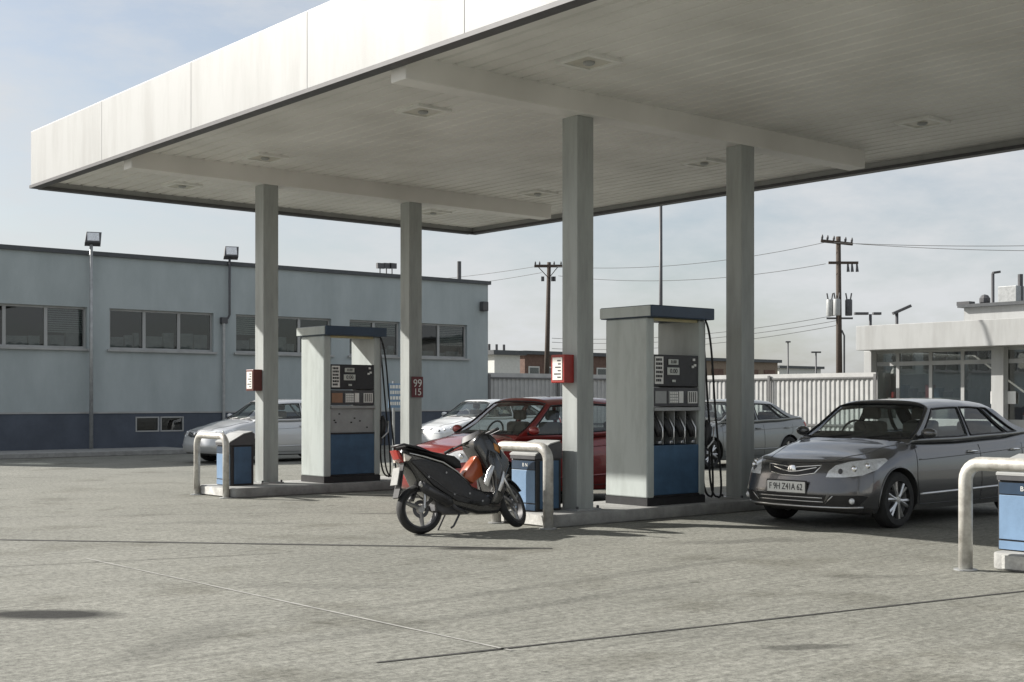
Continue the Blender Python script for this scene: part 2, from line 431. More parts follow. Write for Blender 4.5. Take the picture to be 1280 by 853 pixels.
# ------------------------------------------------------------------ fuel dispensers
def dispenser(loc, label, nozzles=True, D=.70):
    """local frame: x along the island, y away from us, origin at the near left foot"""
    W, H = 1.08, 2.36
    r = empty('fuel_dispenser', loc, 0, label, 'fuel pump')
    MB().box((.0, .0, 0), (W, D, .10)).build('base', M['black'], r)
    for x0, x1 in ((0, .13), (W-.11, W)):
        MB().box((x0, 0, .101), (x1, D, H), .018).build('side_panel', M['dispenser_paint'], r)
    MB().box((-.04, -.12, H+.001), (W+.05, D+.06, H+.15), .012).build('cap', M['navy'], r)
    MB().box((-.055, -.10, H+.012), (-.041, D+.05, H+.14)).build('cap_end', M['dispenser_paint'], r)
    MB().box((.14, .03, H-.035), (W-.12, .10, H-.002)).build('cap_lamp', mat('cap_lamp', (.5, .45, .25), .4), r)
    xa, xb = .132, W-.112
    MB().box((xa, .02, 1.50), (xb, D-.02, 1.90), .006).build('display_head', M['black'], r)
    MB().box((xa, .015, 1.245), (xb, D-.02, 1.485), .006).build('payment_band', M['dark_grey'], r)
    # price card with lettering-like rows, two digit windows
    pc = MB().box((xa+.02, .008, 1.53), (xa+.17, .019, 1.875)).build('price_card', M['label_white'], r)
    rows = MB(); rnd = random.Random(5)
    for j in range(6):
        z = 1.56 + j*.052
        x = xa+.035
        while x < xa+.15:
            wd = rnd.uniform(.012, .03)
            if x+wd > xa+.155: break
            rows.box((x, .004, z), (x+wd, .0075, z+.032)); x += wd+.008
    rows.build('price_rows', M['black'], pc)
    for (x0, x1, z0, z1, body) in ((.40, .58, 1.775, 1.845, '0.00'), (.38, .60, 1.645, 1.74, '0.00'), (.47, .53, 1.555, 1.585, None)):
        d = MB().box((x0, .006, z0), (x1, .019, z1), .003).build('digit_window', M['screen'], r)
        if body: text('digits', body, (z1-z0)*.85, M['black'], d, ((x0+x1)/2, .004, (z0+z1)/2), (rad(90), 0, 0), 1.0)
    for (x, z) in ((.86, 1.83), (.88, 1.76), (.84, 1.74)):
        MB().box((x, .006, z), (x+.035, .019, z+.03)).build('sticker', M['label_white'], r)
    MB().box((xa+.02, .002, 1.285), (xa+.22, .0145, 1.44)).build('sticker', M['orange_label'] if not nozzles else M['dispenser_grey'], r)
    kp = MB().box((.40, .0, 1.285), (.57, .0145, 1.44)).build('keypad', M['dispenser_grey'], r)
    kk = MB()
    for i in range(4):
        for j in range(4): kk.box((.412+i*.038, -.008, 1.295+j*.036), (.44+i*.038, -.0005, 1.32+j*.036))
    kk.build('keys', M['label_white'], kp)
    MB().box((.585, .0, 1.29), (.665, .0145, 1.44)).build('sticker', M['label_white'], r)
    cr = MB().box((.76, .0, 1.285), (.93, .0145, 1.44)).build('receipt_slot', M['label_white'], r)
    ss = MB()
    for i in range(4): ss.box((.775+i*.038, -.004, 1.30), (.79+i*.038, -.0005, 1.43))
    ss.build('slot_lines', M['black'], cr)
    MB().box((xa, -.02, 1.19), (xb, D-.02, 1.235), .004).build('shelf', M['dispenser_grey'], r)
    if nozzles:
        MB().box((xa, .22, .76), (xb, D-.03, 1.188)).build('nozzle_bay', M['black'], r)
        for i in range(4):
            x = xa + .10 + i*.205
            n = MB()
            n.tube([(x-.04, .16, 1.13), (x-.03, .09, 1.05), (x-.005, .04, .95), (x+.012, .03, .86)], [.03, .045, .042, .03], 10)
            nz_ = n.build('nozzle', M['black'], r, smooth=True)
            MB().tube([(x+.035, .13, 1.17), (x+.045, .05, 1.05), (x+.055, .01, .97), (x+.05, .0, .86), (x+.035, .03, .80)], .011, 8).build('nozzle_lever', M['silver'], nz_, smooth=True)
            MB().tube([(x+.0, .18, 1.18), (x-.02, .2, 1.05), (x-.02, .2, .8)], .015, 8).build('spout', M['silver'], nz_, smooth=True)
            MB().box((x-.02, .0, .775), (x+.03, .05, .81), .006).build('nozzle_foot', M['silver'], nz_)
        for i in range(5):
            x = xa + i*(xb-xa)/4; x = min(max(x, xa+.006), xb-.006)
            MB().box((x-.006, .05, .765), (x+.006, .219, 1.186)).build('bay_divider', M['dispenser_grey'], r)
        MB().box((xa, .012, .13), (xb, D-.02, .755), .006).build('lower_panel', M['panel_blue'], r)
    else:
        MB().box((xa, .03, .80), (xb, D-.03, 1.188), .004).build('cover_panel', M['dispenser_grey'], r)
        st = MB()
        rnd = random.Random(9)
        for i in range(7):
            x, z = xa+.06+rnd.random()*.7, .85+rnd.random()*.28
            st.box((x, .024, z), (x+.03, .0295, z+.02))
        st.build('bolt_heads', M['black'], r)
        MB().box((xa, .012, .13), (xb, D-.02, .775), .006).build('lower_panel', M['panel_blue'], r)
        MB().box((xa, .006, .776), (xb, .03, .80)).build('panel_trim', M['black'], r)
    MB().box((xa, .0, .105), (xb, D-.02, .128)).build('panel_foot', M['black'], r)
    # back side: same upper head, closed lower
    # hose mast and hoses on the far right post
    ms = MB().tube([(W+.03, .05, 1.0), (W+.03, .05, 2.34)], .02, 8).build('hose_mast', M['dispenser_grey'], r, smooth=True)
    for i, yy in enumerate((-.02, .10)):
        pts = bez((W-.02, yy, 2.36), (W+.10, yy-.02, 2.2), (W+.12, yy, 1.6), (W+.20, yy, 1.0), 16)
        pts += bez((W+.20, yy, 1.0), (W+.27, yy, .45), (W+.36-.06*i, yy, -.02), (W+.24, yy+.02, .06), 14)[1:]
        pts += bez((W+.24, yy+.02, .06), (W+.08, yy+.02, .06), (W+.07, yy+.02, .45), (W+.09, yy+.02, .82), 14)[1:]
        MB().tube(pts, .014, 8).build('hose', M['rubber'], r, smooth=True)
    hn = MB().tube([(W+.03, .02, .72), (W+.07, .02, .84), (W+.09, .03, .95), (W+.06, .06, 1.06)], [.02, .045, .06, .04], 10).build('nozzle', M['black'], r, smooth=True)
    MB().tube([(W+.02, -.02, .70), (W+.14, -.02, .80), (W+.15, -.02, .98)], .011, 8).build('nozzle_lever', M['silver'], hn, smooth=True)
    hp = MB().box((W+.001, .02, .60), (W+.06, D-.1, .98), .01).build('nozzle_holder', M['dark_grey'], r)
    return r
u, v = gp(809, 633.5, IZ)
dispenser((u, v, IZ), 'fuel pump with four black nozzles hanging above its navy lower panel, on the near island', True, .74)
u, v = gp(405, 604.5, IZ)
dispenser((u, v, IZ), 'fuel pump with plain grey cover over its blue lower panel, on the far island', False)

# ------------------------------------------------------------------ hoops, bins, notice boxes
def hoop(u, v0, v1, label, h=.93, r=.06):
    rr = .15
    pts = [(u, v0, 0), (u, v0, h-rr)]
    for k in range(1, 7):
        a = rad(15*k); pts.append((u, v0 + rr*(1-math.cos(a)), h - rr + rr*math.sin(a)))
    for k in range(0, 7):
        a = rad(15*k); pts.append((u, v1 - rr*(1-math.sin(a)), h - rr + rr*math.cos(a)))
    pts.append((u, v1, 0))
    r_ = empty('protective_hoop', (u, (v0+v1)/2, 0), 0, label, 'bollard', 'steel hoops guarding the island ends')
    o = MB().tube([(0, p[1]-(v0+v1)/2, p[2]) for p in pts], r, 16).build('bent_tube', M['hoop'], r_, smooth=True)
    for vv in (v0, v1):
        MB().lathe([(.001, 0.002), (.10, .002), (.10, .012), (.062, .014)], (0, vv-(v0+v1)/2, 0), 'z', 20).build('foot_plate', M['galv'], r_)
    return r_
a = gp(679, 662)
hoop(9.90, a[1], 12.02, 'bent steel hoop in front of the scooter wheel, guarding the near island end')
a = gp(282.5, 623)
hoop(a[0], a[1], a[1]+.95, 'bent steel hoop guarding the far island, before the pale car', r=.05)
a = gp(1207, 713)
hoop(a[0], a[1]-1.05, a[1], 'thick pale steel hoop at the right edge, in front of the dark saloon car')

def bin_unit(u, v, label, z=IZ, W=.40, D=.46):
    r = empty('forecourt_bin', (u, v, z), 0, label, 'bin', 'blue service bins at the island ends')
    MB().box((0, 0, 0), (W, D, .62), .012).build('body', M['black'], r)
    MB().box((.055, -.008, .03), (W-.05, -.0005, .60)).build('side_panel', M['panel_blue'], r)
    fp = MB().box((-.010, .02, .10), (-.0005, D-.02, .49), .003).build('front_panel', M['light_blue'], r)
    MB().box((-.012, .02, .012), (-.0005, D-.02, .085)).build('kick_panel', M['light_blue'], r)
    MB().box((-.010, .02, .50), (-.0005, D-.02, .60)).build('header_panel', M['navy'], r)
    text('header_lettering', 'B N', .06, M['label_white'], r, (-.0125, D*.42, .55), (rad(90), 0, rad(-90)), depth=.001)
    poly = [(-.02, .621), (W+.02, .621), (W+.02, .80), (W-.02, .825), (W*.55, .79), (W*.2, .715), (-.02, .66)]
    MB().prism(poly, 'y', 0, D, .01).build('hood', M['dark_grey'], r)
    top = [(-.022, .664), (W*.2, .719), (W*.55, .794), (W-.02, .829), (W-.02, .842), (W*.55, .81), (W*.2, .735), (-.022, .682)]
    MB().prism(top, 'y', -.005, D+.005).build('hood_lid', M['white_paint'], r)
    return r
a = gp(681, 640, IZ)
bin_unit(a[0]-.09, a[1]+.05, 'blue bin with a curved lid beside the near column, behind the scooter')
a = gp(284, 608, IZ)
bin_unit(a[0]+.06, a[1]+.0, 'dark blue bin with a curved lid behind the far hoop, by the pale car')
a = at_u(1247, 10.72, 640)
bin_unit(10.72, a[1]-.46, 'pale blue bin cut by the right picture edge, behind the thick hoop')

def notice_box(u, v, z, label, red=True):
    r = empty('notice_box', (u, v, z), 0, label, 'notice box', 'notice boxes on the columns')
    MB().box((-.16, -.12, 0), (0, .12, .34), .01).build('case', M['red_paint'] if red else M['dark_brown'], r)
    pp = MB().box((-.166, -.085, .035), (-.1605, .085, .305)).build('notice_sheet', M['paper'], r)
    t = MB(); rnd = random.Random(8)
    for j in range(6):
        zz = .06 + j*.04; t.box((-.169, -.06, zz), (-.1665, -.06+rnd.uniform(.04, .12), zz+.016))
    t.build('notice_lines', M['dark_grey'], pp)
    return r
M['dark_brown'] = mat('dark_brown', (.11, .03, .025), .4, var=.2)
notice_box(10.77-.136, 11.56, CAMH + (HZ-479)*15.7/FPX, 'bright red notice box with a white sheet on the near column')
notice_box(10.38-.136, 18.40, CAMH + (HZ-489)*20.8/FPX, 'dull brownish red notice box with a pale sheet on the leftmost column', False)
# red column sign on the second far column
sg = empty('column_sign', (13.25, 18.25, CAMH + (HZ-497)*22.6/FPX), 0, 'small dark red sign with white lettering on the far column above the scooter', 'sign')
MB().box((-.12, -.012, 0), (.12, -.001, .36)).build('sign_plate', mat('sign_red', (.13, .025, .03), .5), sg)
text('sign_lettering', '99', .19, M['label_white'], sg, (0, -.015, .24), (rad(90), 0, 0))
text('sign_lettering', '15', .17, M['label_white'], sg, (0, -.015, .09), (rad(90), 0, 0))

# ------------------------------------------------------------------ cars
def cube_surface(A, B, Cc, fmap, classify):
    """surface of a mapped box; returns {key: MB}"""
    out = {}
    def quad(side, ps):
        m = [sum(p[i] for p in ps)/4 for i in range(3)]
        key = classify(side, *m)
        if key is None: return
        mb, cache = out.setdefault(key, (MB(), {}))
        vs = []
        for p in ps:
            if p not in cache: cache[p] = mb.bm.verts.new(fmap(*p))
            vs.append(cache[p])
        mb.bm.faces.new(vs)
    for i in range(len(B)-1):
        for j in range(len(Cc)-1):
            b0, b1, c0_, c1 = B[i], B[i+1], Cc[j], Cc[j+1]
            quad('front', [(0., b0, c0_), (0., b0, c1), (0., b1, c1), (0., b1, c0_)])
            quad('rear', [(1., b0, c0_), (1., b1, c0_), (1., b1, c1), (1., b0, c1)])
    for i in range(len(A)-1):
        for j in range(len(Cc)-1):
            a0, a1, c0_, c1 = A[i], A[i+1], Cc[j], Cc[j+1]
            quad('right', [(a0, -1., c0_), (a1, -1., c0_), (a1, -1., c1), (a0, -1., c1)])
            quad('left', [(a0, 1., c0_), (a0, 1., c1), (a1, 1., c1), (a1, 1., c0_)])
    for i in range(len(A)-1):
        for j in range(len(B)-1):
            a0, a1, b0, b1 = A[i], A[i+1], B[j], B[j+1]
            quad('top', [(a0, b0, 1.), (a1, b0, 1.), (a1, b1, 1.), (a0, b1, 1.)])
            quad('bottom', [(a0, b0, 0.), (a0, b1, 0.), (a1, b1, 0.), (a1, b0, 0.)])
    return {k: v[0] for k, v in out.items()}

def lin(a, b, n): return [a + (b-a)*i/(n-1) for i in range(n)]
def cuts(vals, extra):
    s = sorted(set([round(x, 5) for x in vals] + [round(x, 5) for x in extra])); o = [s[0]]
    for x in s[1:]:
        if x in [round(e, 5) for e in extra] or x - o[-1] > 1e-3: o.append(x)
    return o

def patch(bvh, poly, ray, off, thick, step):
    """outline (p, q) filled with a fine mesh and laid on the body; ray(p, q) -> origin, direction"""
    pts = []
    n = len(poly)
    for i in range(n):
        a = Vector(poly[i]); b = Vector(poly[(i+1) % n]); k = max(1, int((b-a).length/step))
        for j in range(k): pts.append(a.lerp(b, j/k))
    nb = len(pts); edges = [(i, (i+1) % nb) for i in range(nb)]
    x0 = min(p.x for p in pts); x1 = max(p.x for p in pts); y0 = min(p.y for p in pts); y1 = max(p.y for p in pts)
    x = x0 + step*.5
    while x < x1:
        y = y0 + step*.5
        while y < y1: pts.append(Vector((x, y))); y += step
        x += step
    vs, es, fs, *_ = geometry.delaunay_2d_cdt(pts, edges, [], 1, 1e-5)
    mb = MB(); top = []; bot = []
    for p in vs:
        o, d = ray(p.x, p.y)
        loc, nor, i, dist = bvh.ray_cast(o, d)
        if loc is None: loc, nor, i, dist = bvh.find_nearest(o + d*2.0)
        if nor.dot(d) > 0: nor = -nor
        top.append(mb.bm.verts.new(loc + nor*off)); bot.append(mb.bm.verts.new(loc + nor*(off-thick)))
    cnt = {}
    for f in fs:
        try:
            mb.bm.faces.new([top[i] for i in f]); mb.bm.faces.new([bot[i] for i in reversed(f)])
        except ValueError: continue
        for i in range(len(f)):
            e = (f[i], f[(i+1) % len(f)]); cnt[e] = 1
    for (a_, b_) in list(cnt):
        if (b_, a_) not in cnt:
            try: mb.bm.faces.new([top[b_], top[a_], bot[a_], bot[b_]])
            except ValueError: pass
    bmesh.ops.recalc_face_normals(mb.bm, faces=mb.bm.faces)
    return mb

def seam(bvh, pts, ray, r=.004, sink=.0):
    P = []
    n = len(pts)
    for i in range(n-1):
        a = Vector(pts[i]); b = Vector(pts[i+1]); k = max(1, int((b-a).length/.05))
        for j in range(k + (1 if i == n-2 else 0)):
            p = a.lerp(b, j/k); o, d = ray(p.x, p.y); loc, nor, *_ = bvh.ray_cast(o, d)
            if loc is None: loc = bvh.find_nearest(o + d*2)[0]
            P.append(loc)
    return MB().tube(P, r, 6)

def make_car(spec):
    Lc, Wd = spec['L'], spec['W']/2
    fx, rx = spec['front_axle'], spec['rear_axle']; WR = spec['wheel']
    tt = spec['top']
    root = empty('parked_car', (0, 0, 0), 0, None, 'car')
    def W_(x):
        return Wd*interp(x, [(0, .93), (.30, .965), (.55, .99), (.95, 1.0), (Lc*.5, 1.0), (Lc-1.0, .985), (Lc-.35, .95), (Lc, .88)])
    def body(a, b, c):
        c_ = c
        sec = interp(c_, [(0, .93), (.12, .975), (.35, 1.0), (.62, .995), (.8, .975), (.93, .935), (1.0, .865)])
        ab = abs(b)
        nose = .13*ab**2 + .27*ab**7 + interp(c_, [(0, .10), (.12, .03), (.38, .0), (.6, .03), (.8, .06), (.93, .11), (1.0, .20)])
        tail = .10*ab**2 + .20*ab**7 + interp(c_, [(0, .12), (.15, .03), (.4, .0), (.65, .03), (.85, .05), (1.0, .10)])
        x = nose + (Lc - tail - nose)*a
        zt = interp(x, tt) - .045*ab**2.2 - .03*ab**8
        zb = interp(x, [(0, .23), (.5, .19), (Lc-.7, .19), (Lc, .30)])
        return Vector((x, b*W_(x)*sec, zb + (zt - zb)*c_))
    A = lin(0, 1, 64); B = [-1, -.985, -.965, -.94, -.91, -.87, -.82, -.74, -.64, -.5, -.34, -.17, 0, .17, .34, .5, .64, .74, .82, .87, .91, .94, .965, .985, 1]
    Cc = [0, .04, .1, .18, .28, .38, .48, .58, .68, .76, .83, .89, .94, .975, 1]
    mb = cube_surface(A, B, Cc, body, lambda *k: 'b')['b']
    x_in0, x_in1 = spec['cabin'][0]+.10, spec['cabin'][3]-.10
    bmesh.ops.remove_doubles(mb.bm, verts=mb.bm.verts, dist=1e-5)
    bmesh.ops.recalc_face_normals(mb.bm, faces=mb.bm.faces)
    for f in mb.bm.faces:
        f.smooth = True; cc = f.calc_center_median()
        if f.normal.z > .7 and x_in0 < cc.x < x_in1 and abs(cc.y) < Wd*.80 and cc.z > .7: f.material_index = 1
        if cc.z < .24 and f.normal.z < -.5: f.material_index = 1
    raw = mb.bm.copy(); bvh = BVHTree.FromBMesh(raw); raw.free()
    bo = mb.build('body', [spec['paint'], M['interior']], root)
    # cut the wheel arches
    ct = MB()
    for xx in (fx, rx):
        for s in (-1, 1):
            ct.lathe([(WR+.055, s*(Wd-.27)), (WR+.055, s*(Wd+.2))], (xx, 0, WR-.005), 'y', 40)
    co = ct.build('cutter', M['interior'])
    md = bo.modifiers.new('arch', 'BOOLEAN'); md.object = co; md.operation = 'DIFFERENCE'; md.solver = 'EXACT'; md.material_mode = 'TRANSFER'
    bpy.context.view_layer.update()
    me = bpy.data.meshes.new_from_object(bo.evaluated_get(bpy.context.evaluated_depsgraph_get()))
    bo.modifiers.clear(); bo.data = me
    bpy.data.objects.remove(co)
    for p_ in me.polygons: p_.use_smooth = True
    me.set_sharp_from_angle(angle=rad(38))
    # ---- cabin
    f0, f1, r1, r0 = spec['cabin']; hr = spec['H']
    def cabin(a, b, c):
        ab = abs(b)
        ce = c + .06*math.sin(math.pi*c)*0
        xf = f0 + (f1-f0)*(c**.92) + .15*ab**2.6*(1-.55*c)
        xr = r0 + (r1-r0)*(c**spec.get('rearpow', .9)) - .14*ab**2.6*(1-.3*c)
        x = xf + (xr-xf)*a
        wb = Wd*.915; wt = Wd*.71
        hw = wb + (wt-wb)*c**1.25 - .05*max(0, (c-.86)/.14)**2
        hw *= interp(x, [(f0, .975), (f1, 1.0), (r1, 1.0), (r0, .92)])
        zroof = hr + interp(x, [(f1-.4, -.07), (f1, -.022), (f1+.5, -.002), ((f1+r1)/2+.1, 0), (r1-.3, -.015), (r1, -.04), (r1+.4, -.12)]) - .03*ab**2.5 - .03*ab**8
        zb = interp(x, tt) - .075
        return Vector((x, b*hw, zb + (zroof-zb)*c))
    win = spec['windows']
    cA = [0, .012] + [t for w_ in win for t in w_] + [.985, 1]
    cB = [-1, -.955, -.90, -.8, -.6, -.3, 0, .3, .6, .8, .90, .955, 1]
    c_lo, c_hi = .13, .895
    cC = [0, c_lo, .3, .5, .7, c_hi, .93, .965, 1]
    def classify(side, a, b, c):
        if side == 'bottom': return None
        inwin = c_lo < c < c_hi
        if side in ('left', 'right') and inwin:
            for i, (p, q) in enumerate(win):
                if p < a < q: return ('side_window', side, i)
        if side == 'front' and abs(b) < .955 and .05 < c < .93 and c > c_lo: return ('windscreen', side, 0)
        if side == 'rear' and abs(b) < .90 and inwin: return ('rear_window', side, 0)
        return 'frame'
    parts = cube_surface(cuts(lin(0, 1, 30), cA), cuts(lin(-1, 1, 13), cB), cuts(lin(0, 1, 12), cC), cabin, classify)
    for key, m in parts.items():
        if key == 'frame':
            bmesh.ops.remove_doubles(m.bm, verts=m.bm.verts, dist=1e-5)
            o = m.build('cabin_frame', spec['paint'], root, smooth=True, ang=40)
            sd = o.modifiers.new('skin', 'SOLIDIFY'); sd.thickness = .035; sd.offset = -1
        else:
            bmesh.ops.recalc_face_normals(m.bm, faces=m.bm.faces) if False else None
            for vv in m.bm.verts: vv.normal_update()
            m.bm.normal_update()
            for vv in m.bm.verts: vv.co -= vv.normal*.009
            o = m.build(key[0], M['car_glass'], root, smooth=True, ang=60)
    # window surrounds: dark rubber tubes on visible openings
    def ring(side, p, q):
        b = -1. if side == 'right' else 1.
        pts = [cabin(p, b, c) for c in lin(c_lo, c_hi, 7)] + [cabin(a, b, c_hi) for a in lin(p, q, 9)[1:]] + [cabin(q, b, c) for c in lin(c_hi, c_lo, 7)[1:]] + [cabin(a, b, c_lo) for a in lin(q, p, 9)[1:-1]]
        return MB().tube(pts, .010, 6, closed=True)
    for side in ('right', 'left'):
        for (p, q) in win: ring(side, p, q).build('window_seal', M['black'], root, smooth=True)
    ws = [cabin(0., b, c_lo) for b in lin(-.955, .955, 14)] + [cabin(0., .955, c) for c in lin(c_lo, .93, 8)[1:]] + [cabin(0., b, .93) for b in lin(.955, -.955, 14)[1:]] + [cabin(0., -.955, c) for c in lin(.93, c_lo, 8)[1:-1]]
    MB().tube(ws, .010, 6, closed=True).build('windscreen_seal', M['black'], root, smooth=True)
    # wipers
    for (y0, y1) in ((-.1, -.55), (.45, -.02)):
        p0 = cabin(0., y0/Wd/.9, .10); p1 = cabin(0., y1/Wd/.9, .17)
        MB().tube([p0 + Vector((-.02, 0, .0)), p0.lerp(p1, .5) + Vector((-.03, 0, .012)), p1 + Vector((-.02, 0, .01))], .009, 6).build('wiper', M['black'], root)
    # interior
    zs = interp((f0+r0)/2, tt) - .12
    MB().box((f0+.25, -Wd*.72, zs), (f0+.62, Wd*.72, zs+.14), .05).build('dashboard', M['interior'], root)
    for (sx, ys) in ((f1+.25, (-.36, .36)), (r1-.05, (-.38, .38))):
        for y in ys:
            st = MB().box((sx, y-.23, zs-.05), (sx+.13, y+.23, zs+.26), .05).build('seat', M['seat_cloth'], root, smooth=True)
            MB().box((sx+.05, y-.13, zs+.285), (sx+.13, y+.13, zs+.43), .035).build('headrest', M['seat_cloth'], st, smooth=True)
    sw = MB(); c_ = Vector((f0+.72, .36, zs+.10))
    sw.tube([c_ + Vector((.06*math.sin(t), .18*math.cos(t), .17*math.sin(t))) for t in lin(0, 2*math.pi, 25)[:-1]], .014, 8, closed=True)
    sw.build('steering_wheel', M['black'], root, smooth=True)
    # mirrors
    for s in (-1, 1):
        b = cabin(.05, s*1., c_lo)
        m_ = MB().ell((b.x+.02, b.y+s*.11, b.z+.06), (.06, .10, .062), 14)
        o = m_.build('wing_mirror', spec['paint'], root, smooth=True)
        MB().tube([(b.x+.02, b.y-s*.02, b.z+.01), (b.x+.02, b.y+s*.09, b.z+.04)], .022, 8).build('mirror_arm', M['black'], o)
        MB().lathe([(.001, .0), (.05, .0), (.05, .006), (.001, .006)], (0, 0, 0), 'x', 18).build('mirror_glass', M['chrome'], o).location = (b.x+.076, b.y+s*.11, b.z+.06)
    # wheels
    def wheel():
        mb = MB()
        R = WR; wd = .10
        mb.lathe([(R-.105, -wd), (R-.035, -wd-.004), (R-.012, -wd+.02), (R, -wd+.04), (R, wd-.04), (R-.012, wd-.02), (R-.035, wd+.004), (R-.105, wd), (R-.105, -wd)], (0, 0, 0), 'y', 40)
        t = mb.build('tyre', M['rubber'], None, smooth=True)
        r = MB().lathe([(R-.104, -wd+.012), (R-.085, -wd+.006), (R-.105, -wd+.05), (R-.13, .05), (R-.13, wd-.02), (R-.104, wd-.01), (R-.104, -wd+.012)], (0, 0, 0), 'y', 40).build('rim', M['silver'], None, smooth=True)
        sp = MB(); k = spec.get('spokes', 6)
        for i in range(k):
            a = 2*math.pi*i/k
            for da in ((-.11, .11) if spec.get('twin', True) else (0,)):
                ca, sa = math.cos(a+da*.35), math.sin(a+da*.35); ce, se = math.cos(a+da*1.5), math.sin(a+da*1.5)
                sp.tube([(.045*ca, -wd+.03, .045*sa), ((R-.17)*.6*math.cos(a+da*.8), -wd+.026, (R-.17)*.6*math.sin(a+da*.8)), ((R-.10)*ce, -wd+.03, (R-.10)*se)], [.026, .020, .024], 6)
        sp.lathe([(.001, -wd+.012), (.05, -wd+.015), (.06, -wd+.04), (.06, wd*.3)], (0, 0, 0), 'y', 16)
        s_ = sp.build('spokes', M['silver'], None, smooth=True)
        d_ = MB().lathe([(.001, -.035), (.135, -.035), (.135, -.025), (.001, -.025)], (0, 0, 0), 'y', 26).build('brake_disc', M['dark_grey'], None)
        return t, r, s_, d_
    ws_ = wheel()
    first = True
    for xx in (fx, rx):
        for s in (-1, 1):
            wh = bpy.data.objects.new('wheel', ws_[0].data); COL.objects.link(wh); wh.parent = root
            wh.location = (xx, s*(Wd-.115), WR); wh.rotation_euler = (0, rad(13 if s < 0 else 40), 0 if s < 0 else math.pi)
            for q in ws_[1:]:
                cq = bpy.data.objects.new(q.name.split('.')[0], q.data); COL.objects.link(cq); cq.parent = wh
    for q in ws_: bpy.data.objects.remove(q)
    # ---- laid-on details
    fr = lambda y, z: (Vector((-1.5, y, z)), Vector((1, 0, 0)))
    rr = lambda y, z: (Vector((Lc+1.5, y, z)), Vector((-1, 0, 0)))
    def sr(s): return lambda x, z: (Vector((x, s*2.5, z)), Vector((0, -s, 0)))
    def dg(s):     # diagonal view of a front corner: p runs round the corner
        d = Vector((.80, -s*.60, 0)).normalized(); n_ = Vector((-d.y, d.x, 0))*s
        return lambda p, z: (Vector((.25, s*(Wd-.22), z)) - d*1.5 + n_*p, d)
    def dr(s):
        d = Vector((-.75, -s*.66, 0)).normalized(); n_ = Vector((-d.y, d.x, 0))*s
        return lambda p, z: (Vector((Lc-.25, s*(Wd-.22), z)) - d*1.5 + n_*p, d)
    zl = spec['lamp_z']
    for s in (-1, 1):
        poly = [(-.26, zl-.085), (-.06, zl-.082), (.14, zl-.06), (.31, zl+.005), (.43, zl+.10), (.40, zl+.122), (.20, zl+.11), (.0, zl+.085), (-.15, zl+.045), (-.23, zl-.02)]
        hl = patch(bvh, poly, dg(s), .006, .02, .035).build('headlight', M['lamp_silver'], root, smooth=True)
        for (p, q, rad_) in ((-.10, -.02, .036), (.05, .008, .046), (.20, .04, .042)):
            o, d = dg(s)(p, zl+q); loc, nor, *_ = bvh.ray_cast(o, d)
            if loc: MB().ell(loc + nor*.002, (rad_*.75, rad_*.75, rad_), 12).build('lamp_bowl', M['chrome'] if rad_ > .036 else M['dark_grey'], hl, smooth=True)
        zt = spec['tail_z']
        patch(bvh, [(-.2, zt-.06), (.1, zt-.07), (.28, zt-.02), (.30, zt+.05), (.05, zt+.08), (-.2, zt+.07)], dr(s), .006, .02, .04).build('tail_light', M['red_lens'], root, smooth=True)
    zg = spec['grille_z']; gw = spec['grille_w']
    gpoly = [(-gw, zg+.055), (-gw*.4, zg+.035), (0, zg+.02), (gw*.4, zg+.035), (gw, zg+.055), (gw*.86, zg-.035), (gw*.3, zg-.07), (-gw*.3, zg-.07), (-gw*.86, zg-.035)]
    gr = patch(bvh, gpoly, fr, .004, .02, .04).build('grille', M['black'], root, smooth=True)
    for dz in (-.012,):
        seam(bvh, [(-gw*.86, zg+.03), (-gw*.3, zg-.015), (0, zg-.028), (gw*.3, zg-.015), (gw*.86, zg+.03)], fr, .010).build('grille_bar', M['chrome'], gr, smooth=True)
    seam(bvh, gpoly + [gpoly[0]], fr, .009).build('grille_frame', M['chrome'], gr, smooth=True)
    o, d = fr(0, zg-.01); loc, nor, *_ = bvh.ray_cast(o, d)
    em = MB().lathe([(.001, -.012), (.045, -.012), (.06, -.004), (.06, .02)], tuple(loc), 'x', 24).build('emblem', M['chrome'], gr, smooth=True)
    if spec.get('plate'):
        # lower intake, fog lamps, plate
        zi = .335
        patch(bvh, [(-.50, zi+.065), (.50, zi+.065), (.44, zi-.055), (-.44, zi-.055)], fr, .004, .02, .05).build('lower_intake', M['black'], root, smooth=True)
        for dz in (-.015, .03):
            seam(bvh, [(-.45, zi+dz), (0, zi+dz), (.45, zi+dz)], fr, .008).build('intake_bar', M['silver'], root, smooth=True)
        for s in (-1, 1):
            patch(bvh, [(-.30, zi-.05), (-.22, zi+.065), (.12, zi+.07), (.20, zi+.05), (.10, zi-.05)], dg(s), .004, .02, .04).build('fog_recess', M['black'], root, smooth=True)
            o, d = dg(s)(.02, zi+.005); loc, nor, *_ = bvh.ray_cast(o, d)
            MB().ell(loc + nor*.006, (.03, .036, .036), 12).build('fog_lamp', M['lamp_silver'], root, smooth=True)
            seam(bvh, [(-.27, zi-.03), (-.19, zi+.06)], dg(s), .008).build('fog_trim', M['silver'], root, smooth=True)
        seam(bvh, [(-.80, .262), (-.4, .258), (0, .256), (.4, .258), (.80, .262)], fr, .014).build('bumper_lip', M['silver'], root, smooth=True)
        pl = bpy.data.objects.new('number_plate', None)
        pz, py = .475, .02
        o, d = fr(py, pz); loc, nor, *_ = bvh.ray_cast(o, d)
        b_ = MB().box((loc.x-.022, py-.27, pz-.064), (loc.x-.008, py+.27, pz+.064), .004).build('number_plate', M['label_white'], root)
        fb = MB().box((loc.x-.014, py-.285, pz-.079), (loc.x+.004, py+.285, pz+.079), .004).build('plate_surround', M['black'], b_)
